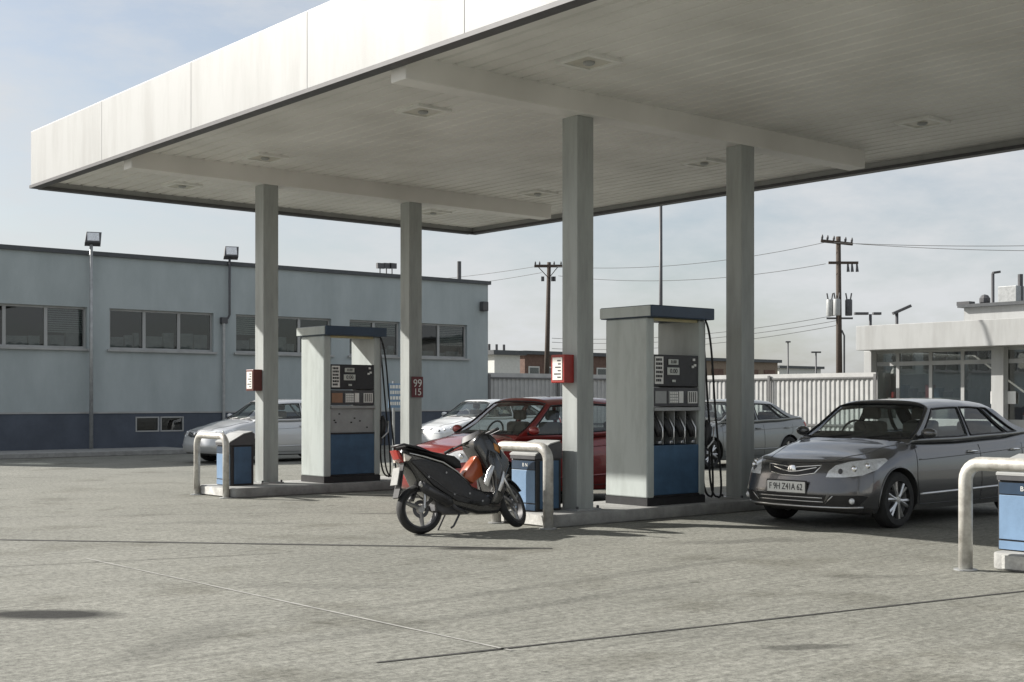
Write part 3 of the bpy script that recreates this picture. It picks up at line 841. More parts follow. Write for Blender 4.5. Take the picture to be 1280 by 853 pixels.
        text('plate_lettering', spec['plate'], .105, M['black'], b_, (loc.x-.024, py, pz), (rad(90), 0, rad(-90)), .78)
    seam(bvh, [(-.56, zg+.10), (-.3, zg+.085), (0, zg+.075), (.3, zg+.085), (.56, zg+.10)], fr, .005).build('bonnet_gap', M['black'], root)
    # hood, door seams and handles
    zc = interp(f0, tt)
    for s in (-1, 1):
        x1, x2, x3 = f0+.22, (f0+r0)/2-.02+spec.get('bpil', 0), r1+.34
        zbelt = zc - .07
        seam(bvh, [(x1, zbelt), (x1-.02, .55), (x1+.05, .26), (x2, .25), (x2, zbelt)], sr(s), .0045).build('door_seam', M['black'], root)
        seam(bvh, [(x2+.02, .25), (rx-WR-.07, .26), (rx-WR*.95, .42), (x3, .75), (x3+.02, zbelt)], sr(s), .0045).build('door_seam', M['black'], root)
        seam(bvh, [(fx+.42, zc-.22), (x2, zc-.175), (Lc-.5, zc-.12)], sr(s), .009).build('shoulder_crease', spec['paint'], root, smooth=True)
        seam(bvh, [(fx+WR+.1, .375), (rx-WR-.1, .40)], sr(s), .016).build('side_moulding', M['silver'] if spec.get('plate') else spec['paint'], root, smooth=True)
        for xh in (x2-.20, x3-.20):
            o, d = sr(s)(xh, zc-.15); loc, nor, *_ = bvh.ray_cast(o, d)
            MB().tube([loc + Vector((-.1, -s*.01, 0)), loc + Vector((-.07, s*.035, .002)), loc + Vector((.07, s*.035, .002)), loc + Vector((.1, -s*.01, 0))], .014, 8).build('door_handle', M['chrome'] if spec.get('plate') else spec['paint'], root, smooth=True)
        # bonnet edge crease
        tp = lambda x, y: (Vector((x, y, 3)), Vector((0, 0, -1)))
        seam(bvh, [(.30, s*Wd*.52), (.7, s*Wd*.70), (f0+.05, s*Wd*.80)], tp, .006).build('bonnet_seam', M['black'] if not spec.get('plate') else spec['paint'], root, smooth=True)
        # wheel arch lips
        for xx in (fx, rx):
            P = []
            for t in lin(rad(-8), rad(188), 26):
                x_, z_ = xx + (WR+.058)*math.cos(t), WR-.005 + (WR+.058)*math.sin(t)
                o, d = sr(s)(x_, z_); loc, nor, *_ = bvh.ray_cast(o, d)
                if loc: P.append(loc)
            MB().tube(P, .011, 6).build('arch_lip', spec['paint'], root, smooth=True)
    # underbody
    MB().box((.5, -Wd*.7, .16), (Lc-.5, Wd*.7, .24)).build('underbody', M['interior'], root)
    return root
M['lamp_silver'] = mat('lamp_silver', (.72, .74, .76), .22, metal=.15, var=.25, scale=25, coat=1)

SED_TOP = [(0, .70), (.18, .775), (.5, .86), (1.0, .985), (1.3, 1.05), (2.2, 1.05), (3.2, 1.085), (4.0, 1.13), (4.45, 1.12), (4.62, 1.07)]
SED = dict(L=4.6, W=1.80, H=1.50, front_axle=.92, rear_axle=3.60, wheel=.325, top=SED_TOP, cabin=(1.08, 1.86, 3.38, 4.36), rearpow=.8,
           windows=[(.055, .43), (.46, .765), (.785, .88)], lamp_z=.685, tail_z=.90, grille_z=.675, grille_w=.37, paint=M['paint_dark'], plate='F 9H Z41A 62')
car = make_car(SED)
car['label'] = 'shiny dark grey saloon car with a white number plate, parked under the canopy at right'
CAR_U, CAR_V = 12.12, 9.42
car.location = (CAR_U, CAR_V, 0)

HAT_TOP = [(0, .72), (.15, .80), (.4, .87), (.9, .96), (1.1, 1.01), (2.0, 1.0), (3.2, 1.05), (3.9, 1.06), (4.15, 1.02)]
HAT = dict(L=4.15, W=1.70, H=1.53, front_axle=.85, rear_axle=3.35, wheel=.31, top=HAT_TOP, cabin=(.98, 1.85, 3.45, 3.98), rearpow=.9,
           windows=[(.055, .44), (.47, .80), (.82, .93)], lamp_z=.71, tail_z=.92, grille_z=.67, grille_w=.34, paint=M['paint_red'], spokes=5)
red = make_car(HAT)
red['label'] = 'red hatchback car standing between the two pump islands, behind the scooter'
red.location = (10.38, 14.35, 0)

WAG = dict(SED); WAG.update(paint=M['paint_silver'], plate=None, spokes=6)
sil = make_car(WAG)
sil['label'] = 'pale silver saloon car parked by the workshop wall, behind the far island hoop'
sil.location = (13.75, 27.9, 0)
def repaint(o, a, b):
    for ch in [o] + list(o.children_recursive):
        for sl_ in ch.material_slots:
            if sl_.material == a: sl_.link = 'OBJECT'; sl_.material = b
def other_car(loc, label, col):
    c = copy_tree(sil); c.location = loc; c['label'] = label; repaint(c, M['paint_silver'], col); return c
other_car((20.2, 27.7, 0), 'white saloon car parked by the fence, just left of the red hatchback roof', M['paint_white'])
other_car((20.2, 19.3, 0), 'grey saloon car parked before the white fence, between the near pump and the dark saloon', M['paint_grey'])
other_car((23.6, 11.7, 0), 'dark car half hidden behind the tail of the dark saloon at the right edge', M['paint_dark'])
for o in list(COL.objects):
    if o.type == 'EMPTY' and o.name.startswith('parked_car'): o['group'] = 'cars parked around the forecourt'

# ------------------------------------------------------------------ scooter (local x forward, right side towards us)
def scooter(loc, rz, lean):
    r = empty('motor_scooter', loc, rz, 'black motor scooter with a red tail light leaning on its stand before the pump island', 'scooter')
    bd = r
    def P(*k): return MB()
    def wheel(name, parent, c, R, wd):
        w_ = MB().lathe([(R-.065, -wd*.8), (R-.03, -wd), (R-.008, -wd*.6), (R, 0), (R-.008, wd*.6), (R-.03, wd), (R-.065, wd*.8), (R-.065, -wd*.8)], (0, 0, 0), 'y', 40).build(name, M['rubber'], parent, smooth=True)
        w_.location = c
        MB().lathe([(R-.066, -wd*.8), (R-.085, -wd*.7), (R-.085, wd*.7), (R-.066, wd*.8), (R-.066, -wd*.8)], (0, 0, 0), 'y', 40).build('rim', M['dark_grey'], w_, smooth=True)
        sp = MB()
        for i in range(3):
            a = 2*math.pi*i/3 + .5
            sp.tube([(.03*math.cos(a), -.012, .03*math.sin(a)), ((R-.07)*math.cos(a+.12), -.02, (R-.07)*math.sin(a+.12))], [.034, .020], 8)
        sp.lathe([(.001, -.05), (.04, -.05), (.045, .05), (.001, .05)], (0, 0, 0), 'y', 16)
        sp.build('spokes', M['alloy'], w_, smooth=True)
        MB().lathe([(.06, -.034), (.10, -.034), (.10, -.030), (.06, -.030), (.06, -.034)], (0, 0, 0), 'y', 28).build('brake_disc', M['dark_grey'], w_)
        return w_
    wheel('rear_wheel', r, (0, 0, .275), .275, .058)
    # body shell
    shell = [(-.20, .66), (-.10, .54), (.10, .41), (.40, .27), (.75, .18), (1.05, .175), (1.16, .27), (1.12, .40), (1.0, .43), (.86, .44), (.70, .50),
             (.60, .60), (.45, .715), (.28, .80), (.05, .865), (-.2, .905), (-.43, .935), (-.46, .90), (-.36, .80)]
    MB().prism(shell, 'y', -.15, .15, .045, 3).build('body_shell', M['scooter_black'], r, smooth=True, ang=50)
    flank = [(-.30, .80), (-.12, .70), (.12, .52), (.44, .34), (.80, .27), (.98, .30), (.84, .41), (.66, .47), (.55, .58), (.40, .69), (.2, .77), (-.05, .82)]
    for s in (-1, 1):
        MB().prism(flank, 'y', s*.151, s*.178, .012).build('side_fairing', M['scooter_matt'], r, smooth=True, ang=40)
        tr = MB().tube([(-.30, s*.16, .885), (.0, s*.168, .845), (.27, s*.168, .775), (.47, s*.168, .665), (.63, s*.165, .535)], [.004, .010, .010, .009, .005], 8)
        tr.build('trim_strip', M['silver'], r, smooth=True)
    seat = [(-.36, .93), (-.39, .965), (-.30, .985), (-.1, .975), (.02, .95), (.14, .905), (.30, .875), (.47, .845), (.545, .79), (.56, .71), (.49, .71), (.28, .815), (.05, .88), (-.2, .92)]
    MB().prism(seat, 'y', -.135, .135, .03, 3).build('saddle', M['rubber'], r, smooth=True, ang=50)
    # grab rail, tail light, indicators, plate, flap
    MB().tube([(-.15, -.15, .95), (-.40, -.145, .985), (-.50, -.06, .975), (-.50, .06, .975), (-.40, .145, .985), (-.15, .15, .95)], .013, 8).build('grab_rail', M['black'], r, smooth=True)
    tl = MB().prism([(-.535, .93), (-.40, .915), (-.30, .84), (-.345, .79), (-.47, .83)], 'y', -.085, .085, .02).build('tail_light', M['red_lens'], r, smooth=True)
    for s in (-1, 1):
        MB().prism([(-.42, .89), (-.24, .845), (-.32, .80), (-.40, .80)], 'y', s*.10, s*.155, .015).build('rear_indicator', M['lamp_white'], r, smooth=True)
    fl = MB().prism([(-.36, .79), (-.33, .80), (-.42, .55), (-.50, .40), (-.53, .41), (-.45, .56)], 'y', -.07, .07, .006).build('mud_flap', M['black'], r)
    MB().prism([(-.47, .735), (-.455, .74), (-.535, .545), (-.55, .55)], 'y', -.085, .085).build('licence_plate', M['plate_grey'], r)
    MB().prism([(-.17, .36), (.0, .565), (.17, .54), (.25, .47), (.24, .50), (.16, .565), (.0, .59), (-.19, .39)], 'y', -.06, .06).build('rear_mudguard', M['black'], r)
    # engine, swing arm, silencer, shock
    MB().prism([(.18, .25), (.30, .20), (.62, .19), (.78, .24), (.74, .36), (.45, .44), (.2, .36)], 'y', -.12, .12, .03).build('engine', M['dark_grey'], r, smooth=True)
    MB().tube([(.42, .10, .30), (0, .10, .275)], .03, 8).build('swing_arm', M['dark_grey'], r)
    MB().tube([(.0, -.115, .285), (.05, -.115, .62)], .022, 10).build('shock_absorber', M['silver'], r)
    ex = MB().tube([(.55, -.15, .22), (.42, -.18, .26), (.32, -.2, .33)], .02, 8).build('exhaust_pipe', M['dark_grey'], r, smooth=True)
    sil_ = MB().tube([(.34, -.20, .31), (.30, -.205, .335), (-.06, -.215, .50), (-.12, -.215, .53)], [.03, .058, .066, .05], 16).build('silencer', M['scooter_matt'], r, smooth=True)
    MB().tube([(.24, -.262, .37), (-.02, -.272, .49)], [.022, .024], 8).build('heat_shield', M['dark_grey'], sil_, smooth=True)
    MB().tube([(-.115, -.215, .527), (-.16, -.215, .548)], .03, 12).build('silencer_tip', M['silver'], sil_)
    # leg shield / front cowl
    cowl = [(.74, 1.0), (.82, 1.09), (.92, 1.12), (1.02, 1.07), (1.10, .96), (1.24, .80), (1.255, .72), (1.16, .56), (1.17, .42), (1.10, .30), (1.0, .27), (1.0, .42), (.95, .62), (.84, .80), (.75, .92)]
    MB().prism(cowl, 'y', -.16, .16, .035, 3).build('front_cowl', M['scooter_black'], r, smooth=True, ang=50)
    for s in (-1, 1):
        wing = [(.93, .90), (1.02, .86), (1.10, .72), (1.12, .55), (1.10, .38), (1.02, .28), (.90, .30), (.98, .45), (.97, .60), (.90, .78)]
        MB().prism(wing, 'y', s*.131, s*.215, .02).build('leg_shield', M['scooter_black'], r, smooth=True, ang=50)
        MB().prism([(.80, .52), (.86, .66), (.93, .73), (.97, .71), (.93, .62), (.86, .48)], 'y', s*.216, s*.232, .006).build('trim_plate', M['silver'], r, smooth=True)
        MB().prism([(1.0, .44), (1.05, .54), (1.10, .66), (1.115, .64), (1.10, .52), (1.04, .42)], 'y', s*.216, s*.230, .005).build('trim_plate', M['silver'], r, smooth=True)
        MB().prism([(1.02, .98), (1.14, .93), (1.10, .86), (1.03, .90)], 'y', s*.131, s*.17, .01).build('front_indicator', M['amber'], r, smooth=True)
    MB().prism([(.60, .60), (.74, .53), (.90, .62), (.86, .86), (.80, .84), (.66, .70)], 'y', -.09, .09, .03).build('centre_cover', M['scooter_red'], r, smooth=True)
    for s in (-1, 1):
        MB().tube(bez((.86, s*.10, 1.06), (.98, s*.24, 1.12), (1.12, s*.22, .95), (1.14, s*.12, .70)), .006, 6).build('cable', M['rubber'], r, smooth=True)
        for (bx, bz_) in ((.05, .62), (.40, .42), (.62, .42), (.30, .66), (.80, .33)):
            MB().lathe([(.001, 0), (.012, 0), (.012, s*.006), (.001, s*.006)], (bx, s*.178, bz_), 'y', 10).build('fastener', M['alloy'], r)
        MB().tube([(-.12, s*.180, .74), (.10, s*.181, .60), (.34, s*.181, .45), (.62, s*.181, .36)], [.003, .007, .007, .003], 6).build('body_crease', M['dark_grey'], r, smooth=True)
    # steering assembly, turned to the left
    stv = empty('steering', (1.05, 0, .80)); stv.parent = r
    ax = Vector((1.36, 0, .275)) - Vector((1.05, 0, .80)); stv.rotation_mode = 'AXIS_ANGLE'
    axn = (-ax).normalized(); stv.rotation_axis_angle = (rad(36), axn.x, axn.y, axn.z)
    wheel('front_wheel', stv, (.31, 0, -.525), .275, .045)
    for s in (-1, 1): MB().tube([(.0, s*.085, -.02), (.31, s*.075, -.525)], [.026, .02], 10).build('fork_leg', M['silver'], stv, smooth=True)
    ff = []
    for t in lin(rad(35), rad(165), 12): ff.append((.31+.30*math.cos(t), -.525+.30*math.sin(t)))
    for t in lin(rad(165), rad(35), 12): ff.append((.31+.285*math.cos(t), -.525+.285*math.sin(t)))
    MB().prism(ff, 'y', -.06, .06).build('front_mudguard', M['scooter_black'], stv, smooth=True)
    MB().prism([(-.22, .22), (-.17, .30), (-.05, .30), (.02, .24), (-.04, .17)], 'y', -.14, .14, .03).build('handlebar_cover', M['scooter_black'], stv, smooth=True)
    for s in (-1, 1):
        MB().tube([(-.14, s*.12, .235), (-.17, s*.24, .225), (-.21, s*.37, .205)], .012, 8).build('handlebar', M['dark_grey'], stv, smooth=True)
        MB().tube([(-.175, s*.26, .222), (-.21, s*.37, .205)], .019, 10).build('grip', M['rubber'], stv, smooth=True)
        MB().tube([(-.10, s*.20, .215), (-.15, s*.36, .20)], .006, 6).build('brake_lever', M['dark_grey'], stv)
    # stands
    MB().tube([(.46, .13, .24), (.40, .30, .0)], .012, 8).build('side_stand', M['dark_grey'], r)
    MB().tube([(.52, -.10, .22), (.40, -.12, .07), (.36, -.12, .05)], .013, 8).build('centre_stand', M['dark_grey'], r)
    MB().box((.62, -.25, .30), (.74, -.17, .33), .006).build('foot_peg', M['rubber'], r)
    SX = .88
    for ch in list(r.children):
        if ch.name.startswith('rear_wheel'): continue
        if ch is stv: ch.location.x = 1.34*SX - .31; continue
        for q in [ch] + list(ch.children):
            for vtx in q.data.vertices: vtx.co.x *= SX if vtx.co.x > 0 else .55
    r.rotation_euler = (-lean, 0, rz)
    return r
M['alloy'] = mat('alloy', (.30, .30, .30), .35, metal=.7)
M['plate_grey'] = mat('plate_grey', (.26, .26, .25), .5, var=.25, scale=20)
M['scooter_black'] = mat('scooter_black', (.025, .025, .026), .22, var=.2, coat=.7)
M['scooter_matt'] = mat('scooter_matt', (.032, .032, .034), .5, var=.3, scale=30, bump=.15)
M['scooter_red'] = mat('scooter_red', (.38, .075, .02), .3, var=.2, coat=.6)
M['lamp_white'] = mat('lamp_white', (.68, .62, .55), .15, var=.1, coat=.8)
a = gp(526, 668); b = gp(643, 661)
scooter((a[0], a[1], .0), math.atan2(b[1]-a[1], b[0]-a[0]), rad(6.5))

# ------------------------------------------------------------------ workshop building (left)
def wall_grid(u0, u1, z0, z1, v, th, holes):
    """front sheet with holes, reveals and back sheet"""
    us = sorted({u0, u1} | {h[0] for h in holes} | {h[1] for h in holes}); zs = sorted({z0, z1} | {h[2] for h in holes} | {h[3] for h in holes})
    mb = MB()
    def inside(a, b): return any(h[0] < a < h[1] and h[2] < b < h[3] for h in holes)
    for i in range(len(us)-1):
        for j in range(len(zs)-1):
            if inside((us[i]+us[i+1])/2, (zs[j]+zs[j+1])/2): continue
            q = [(us[i], zs[j]), (us[i+1], zs[j]), (us[i+1], zs[j+1]), (us[i], zs[j+1])]
            mb.bm.faces.new([mb.bm.verts.new((x, v, z)) for x, z in q])
            mb.bm.faces.new([mb.bm.verts.new((x, v+th, z)) for x, z in q[::-1]])
    for (a, b, c, d) in holes:
        for (p, q) in (((a, c), (b, c)), ((b, c), (b, d)), ((b, d), (a, d)), ((a, d), (a, c))):
            mb.bm.faces.new([mb.bm.verts.new(x) for x in ((p[0], v, p[1]), (p[0], v+th, p[1]), (q[0], v+th, q[1]), (q[0], v, q[1]))])
    return mb
BU1 = at_v(610, WV).x; BU0 = at_v(-260, WV).x
ZR = CAMH + (HZ-355)*at_v(610, WV, 355).y*0 + 0
def zat(px, py): return at_v(px, WV, py).z
ZR = (zat(0, 313) + zat(610, 355))/2
wb = empty('workshop_building', (BU0, WV, 0), 0, 'long flat roofed blue grey building with a band of dark windows and navy plinth', 'building')
def wpart(mb, name, m, parent=None, **k):
    """meshes are drawn in world metres; shift into the building's frame"""
    bmesh.ops.translate(mb.bm, verts=mb.bm.verts, vec=(-BU0, -WV, 0)); return mb.build(name, m, parent or wb, **k)
WIN = [(-215, -120, 370, 425, 2), (-105, 109, 379, 430, 4), (137, 267, 388, 437, 3), (295, 414, 396, 442, 3), (437, 500, 402, 446, 2), (515, 584, 406, 449, 2)]
holes = []
for (p0, p1, y0, y1, n_) in WIN:
    ua, ub = at_v(p0, WV).x, at_v(p1, WV).x; holes.append((ua, ub, (zat(p0, y1)+zat(p1, y1+2))/2, (zat(p0, y0)+zat(p1, y0))/2))
zw0 = sum(h[2] for h in holes)/len(holes); zw1 = sum(h[3] for h in holes)/len(holes)
holes = [(h[0], h[1], zw0, zw1) for h in holes]
vents = [(at_v(169, WV).x, at_v(198.5, WV).x, .57, 1.0), (at_v(200, WV).x, at_v(229, WV).x, .57, 1.0)]
wpart(wall_grid(BU0, BU1, 1.10, ZR, WV, .25, holes), 'wall', M['wall_render'])
wpart(wall_grid(BU0, BU1, 0, 1.10, WV-.02, .27, vents), 'plinth', M['plinth'])
wpart(MB().box((BU0, WV-.045, 1.10), (BU1+.03, WV-.004, 1.15)), 'string_course', M['white_paint'])
wpart(MB().box((BU1-.25, WV+.251, 0), (BU1, WV+14, ZR)), 'end_wall', M['wall_render'])
wpart(MB().box((BU0, WV+.252, ZR-.3), (BU1-.251, WV+14, ZR-.1)), 'roof_slab', M['galv'])
wpart(MB().box((BU0-.05, WV-.08, ZR+.001), (BU1+.08, WV+.3, ZR+.12)), 'roof_coping', M['coping'])
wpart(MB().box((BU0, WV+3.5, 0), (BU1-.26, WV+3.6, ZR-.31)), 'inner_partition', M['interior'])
blind = mat('blind', (.8, .8, .76), .8)
board = mat('board', (.55, .56, .54), .8, var=.3, scale=3)
rb = random.Random(2)
for h, (p0, p1, y0, y1, n_) in zip(holes, WIN):
    f = MB(); a_, b_, c_, d_ = h; t = .06; vv = WV+.10
    f.box((a_, vv, c_), (b_, vv+.06, c_+t)); f.box((a_, vv, d_-t), (b_, vv+.06, d_))
    f.box((a_, vv, c_+t+.0), (a_+t, vv+.06, d_-t)); f.box((b_-t, vv, c_+t), (b_, vv+.06, d_-t))
    for i in range(1, n_):
        x = a_ + (b_-a_)*i/n_; f.box((x-.045, vv-.006, c_+t), (x+.045, vv+.055, d_-t))
    wf = wpart(f, 'window', M['white_paint'])
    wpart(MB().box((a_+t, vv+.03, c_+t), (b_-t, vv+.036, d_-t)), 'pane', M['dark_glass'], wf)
    wpart(MB().box((a_-.08, WV-.09, c_-.06), (b_+.08, WV-.003, c_-.002)), 'sill', M['white_paint'], wf)
    # half drawn blind in some panes
    for i in range(n_):
        x0 = a_ + (b_-a_)*i/n_ + .08; wid_ = ((b_-a_)/n_ - .16)
        hb = (d_-c_)*rb.choice((.18, .30, .38, .42))
        st_ = MB(); xx_ = x0
        while xx_ < x0 + wid_ - .1:
            ww = min(rb.uniform(.15, .6), x0 + wid_ - xx_)
            st_.box((xx_, vv+.10, c_+.02), (xx_+ww-.03, vv+.2, c_+t+hb*rb.uniform(.5, 1.0))); xx_ += ww
        wpart(st_, 'stored_goods', board, wf)
        if rb.random() < .6:
            x0 = a_ + (b_-a_)*i/n_ + .09; x1 = a_ + (b_-a_)*(i+1)/n_ - .09; hh = rb.uniform(.2, .7)*(d_-c_)
            bl = MB(); z = d_-t
            while z > d_-hh:
                bl.box((x0, vv+.062, z-.055), (x1, vv+.075, z-.012)); z -= .06
            wpart(bl, 'blind', blind, wf)
    MB
for (a_, b_, c_, d_) in vents:
    f = MB(); t = .035; vv = WV+.0
    f.box((a_, vv-.035, c_), (b_, vv+.03, c_+t)); f.box((a_, vv-.035, d_-t), (b_, vv+.03, d_)); f.box((a_, vv-.035, c_+t), (a_+t, vv+.03, d_-t)); f.box((b_-t, vv-.035, c_+t), (b_, vv+.03, d_-t))
    wf = wpart(f, 'basement_window', M['white_paint'])
    wpart(MB().box((a_+t, vv+.01, c_+t), (b_-t, vv+.016, d_-t)), 'pane', M['dark_glass'], wf)
# downpipe and vent pipe, roof aerials, wall lamp
dp = at_v(278, WV).x
wpart(MB().tube([(dp, WV-.09, .15), (dp, WV-.09, zat(278, 402))], .045, 10), 'downpipe', M['galv'], smooth=True)
vp = at_v(574, WV+1.5)
wpart(MB().tube([(vp.x, WV+1.5, ZR-.1), (vp.x, WV+1.5, at_v(574, WV+1.5, 327).z)], .075, 10), 'vent_pipe', M['dark_grey'], smooth=True)
for px in (475, 483, 490):
    q = at_v(px, WV+.8, 334)
    b_ = MB().tube([(q.x, q.y, ZR), (q.x, q.y, q.z-.02)], .02, 6)
    ae = wpart(b_, 'aerial_post', M['dark_grey'])
    wpart(MB().box((q.x-.12, q.y-.05, q.z-.05), (q.x+.16, q.y+.05, q.z+.13)), 'floodlight_head', M['dark_grey'], ae)
q = at_v(602, WV, 384)
wl = wpart(MB().box((q.x-.1, WV-.22, q.z-.15), (q.x+.14, WV-.003, q.z+.18), .03), 'wall_lamp', M['dark_grey'])

# floodlights on posts before the workshop
def flood(px, v, py_top, base_z, label, bent=False):
    p = at_v(px, v, py_top)
    r = empty('floodlight_post', (p.x, v, 0), 0, label, 'floodlight', 'floodlights along the workshop wall')
    if not bent:
        MB().tube([(0, 0, base_z), (0, 0, p.z)], [.055, .045], 12).build('post', M['galv'], r, smooth=True)
    else:
        zb = at_v(px, v, 398).z
        MB().tube([(0, 0, p.z), (0, 0, zb+.1), (-.04, .03, zb), (-.16, .06, zb-.02)], .035, 10).build('post', M['dark_grey'], r, smooth=True)
        MB().box((-.26, -.02, zb-.16), (-.06, .14, zb+.02), .01).build('junction_box', M['dark_grey'], r)
    hd = MB().prism([(-.22, .0), (.20, .0), (.23, .34), (-.17, .34)], 'y', -.13, .10, .02).build('lamp_head', M['dark_grey'], r)
    hd.location = (.05, 0, p.z); hd.rotation_euler = (rad(-24), 0, rad(-20))
    MB().box((-.15, -.142, .05), (.16, -.131, .30)).build('lamp_glass', M['lamp_silver'], hd)
    return r
flood(114, WV-.25, 306, .13, 'grey floodlight on a tall straight post at the far left of the workshop wall')
flood(287, WV-.12, 323, .13, 'floodlight on a short bent pipe above the workshop roofline, left of the columns', True)

# blue sign board standing behind the far pump
q = at_v(492, 24.0, 560)
sb = empty('sign_board', (q.x, 24.0, 0), 0, 'small blue and white notice board on a post behind the far pump', 'sign')
MB().tube([(0, 0, 0), (0, 0, 1.9)], .03, 8).build('post', M['galv'], sb)
zz = at_v(492, 24, 510).z
MB().box((-.17, -.05, zz), (.2, -.031, zz+.55), .004).build('board', M['light_blue'], sb)
t = MB()
rnd = random.Random(4)
for j in range(4):
    x = -.13
    while x < .14:
        wd = rnd.uniform(.03, .07); t.box((x, -.058, zz+.06+j*.125), (x+wd, -.0515, zz+.06+j*.125+.075)); x += wd+.02
t.build('board_marks', M['label_white'], sb)

# ------------------------------------------------------------------ fences
FU = at_v(850, WV).x
def fence(p, q, label, name='corrugated_fence', h=2.42):
    P, Q = Vector((*p, 0)), Vector((*q, 0)); Ln = (Q-P).length; d = (Q-P).normalized(); ang = math.atan2(d.y, d.x)
    r = empty(name, P, ang, label, 'fence', 'metal fences closing the yard')
    s = MB(); x = 0; pts = []
    pitch = .20
    while x < Ln:
        pts += [(x, 0), (x+.07, 0), (x+.10, .035), (x+.17, .035)]; x += pitch
    lo = [s.bm.verts.new((a, -b, .05)) for a, b in pts]; hi = [s.bm.verts.new((a, -b, h-.16)) for a, b in pts]
    for i in range(len(pts)-1): s.bm.faces.new((lo[i], lo[i+1], hi[i+1], hi[i]))
    s.build('corrugated_sheet', M['fence_white'], r)
    MB().box((0, -.06, h-.155), (Ln, .04, h)).build('top_band', M['fence_white'], r)
    MB().box((0, -.085, h-.20), (Ln, -.061, h-.145)).build('top_rail', M['fence_rail'], r)
    MB().box((0, -.075, .55), (Ln, -.04, .62)).build('bottom_rail', M['fence_rail'], r)
    n_ = int(Ln/3.2)
    for i in range(n_+1):
        MB().box((i*Ln/n_-.05, -.13, 0), (i*Ln/n_+.05, -.087, h-.05)).build('post', M['fence_rail'], r)
    return r
fence((BU1+.05, WV+.1), (FU, WV+.1), 'shaded corrugated metal fence running from the workshop corner behind the red car')
fe = at_u(1096, FU)
fence((FU, WV+.05), (FU, fe.y), 'sunlit white corrugated fence behind the grey saloon car, ending at the showroom')

# ------------------------------------------------------------------ showroom building (right)
SU = FU - .6
sh = empty('showroom_building', (SU, 0, 0), 0, 'white flat roofed glazed showroom with a deep fascia at the right', 'building')
def sp_(mb, name, m, parent=None, **k):
    bmesh.ops.translate(mb.bm, verts=mb.bm.verts, vec=(-SU, 0, 0)); return mb.build(name, m, parent or sh, **k)
va = at_u(1070, SU).y; ve = at_u(1470, SU).y
zf1 = (at_u(1070, SU, 410).z + at_u(1280, SU, 395).z)/2; zf0 = (at_u(1075, SU, 439).z + at_u(1280, SU, 430).z)/2
sp_(MB().box((SU, ve, zf0), (SU+14, va, zf1), .01), 'roof_fascia', M['white_paint'])
GU = SU + 1.1
GZ = 0
va2 = at_u(1087, GU).y
sp_(MB().box((GU+.1, ve, 0), (GU+13, va2, .12)), 'floor_slab', M['kerb'])
for (px, wd) in ((1087, .30), (1249, .42)):
    y = at_u(px, GU-.2).y; sp_(MB().box((GU-.32, y-wd/2, 0), (GU-.02, y+wd/2, zf0-.001), .01), 'pillar', M['white_paint'])
f = MB(); zt_ = at_u(1160, GU, 454).z
for px in (1094, 1122, 1163, 1203, 1256, 1300, 1350):
    y = at_u(px, GU).y; f.box((GU, y-.06, .12), (GU+.07, y+.06, zf0-.001))
f.box((GU-.005, ve, zt_-.07), (GU+.065, va2, zt_+.07)); f.box((GU-.004, ve, .121), (GU+.064, va2, .85)); f.box((GU-.003, ve, zf0-.10), (GU+.063, va2, zf0-.003))
wf = sp_(f, 'window_frame', M['white_paint'])
sp_(MB().box((GU+.025, ve, .85), (GU+.031, va2-.05, zf0-.1)), 'pane', M['shop_glass'], wf)
sp_(MB().box((GU+6.5, ve, .12), (GU+6.6, va2, zf0-.002)), 'back_wall', mat('back_wall', (.45, .44, .41), .8, var=.3, scale=1.5))
sp_(MB().box((GU+.12, va2-.1, .12), (GU+6.49, va2, zf0-.002)), 'end_wall', M['pale_shed'])
y0 = at_u(1100, GU+.4).y
sp_(MB().box((GU+.4, y0-.24, .12), (GU+.7, y0+.24, 2.5)), 'display_column', M['label_white'])
y0 = at_u(1140, GU+.6).y
ct_ = sp_(MB().box((GU+.35, y0-1.6, .12), (GU+.9, y0+.9, 1.55)), 'counter', M['label_white'])
sp_(MB().prism([(y0-.7, 2.35), (y0+.75, 2.35), (y0+.55, 2.75), (y0-.45, 2.75)], 'x', GU+.4, GU+.9), 'hanging_canopy', M['label_white'])
for i in range(7):
    yy = y0-1.5+i*.33; sp_(MB().box((GU+.4, yy, 1.552), (GU+.7, yy+.2, 1.552+.2+.12*(i % 3))), 'display_box', [M['dark_grey'], M['panel_blue'], M['red_paint'], M['black']][i % 4])
for i in range(6):
    yy = ve + .5 + i*1.4; sp_(MB().box((GU+1.6, yy, .12), (GU+2.0, yy+1.0, 1.7+.2*(i % 2))), 'shelf_unit', [M['dark_grey'], M['tan'], M['kerb']][i % 3])
yb = at_u(1238, GU-.6).y
# upper storey set back
ub = at_u(1205, SU+5).y
sp_(MB().box((SU+5, ve-6, zf1+.001), (SU+13, ub, at_u(1240, SU+5, 383).z)), 'upper_block', M['white_paint'])
sp_(MB().box((SU+4.8, ve-6, at_u(1240, SU+5, 383).z+.001), (SU+13.2, ub+.15, at_u(1240, SU+5, 380).z+.03)), 'upper_coping', M['coping'])
q = at_u(1266, SU+6, 370); za = at_u(1240, SU+5, 380).z+.031
sp_(MB().box((SU+5.6, q.y-.35, za), (SU+6.4, q.y+.35, za+.62), .02), 'air_conditioner', M['galv'])
q = at_u(1275.5, SU+6, 343)
sp_(MB().tube([(SU+6, q.y, za), (SU+6, q.y, q.z)], .09, 10), 'flue_pipe', M['dark_grey'], smooth=True)
q = at_u(1231, SU+5.5, 376)
sp_(MB().ell((SU+5.5, q.y, za+.15), (.2, .2, .22), 10).box((SU+5.3, q.y+.5, za), (SU+5.7, q.y+1.0, za+.14)), 'roof_vent', M['dark_grey'])
sp_(MB().box((SU+6.7, ve, zf1-.05), (SU+13.9, va-1, zf1+.03)), 'roof_sheet', M['galv'])
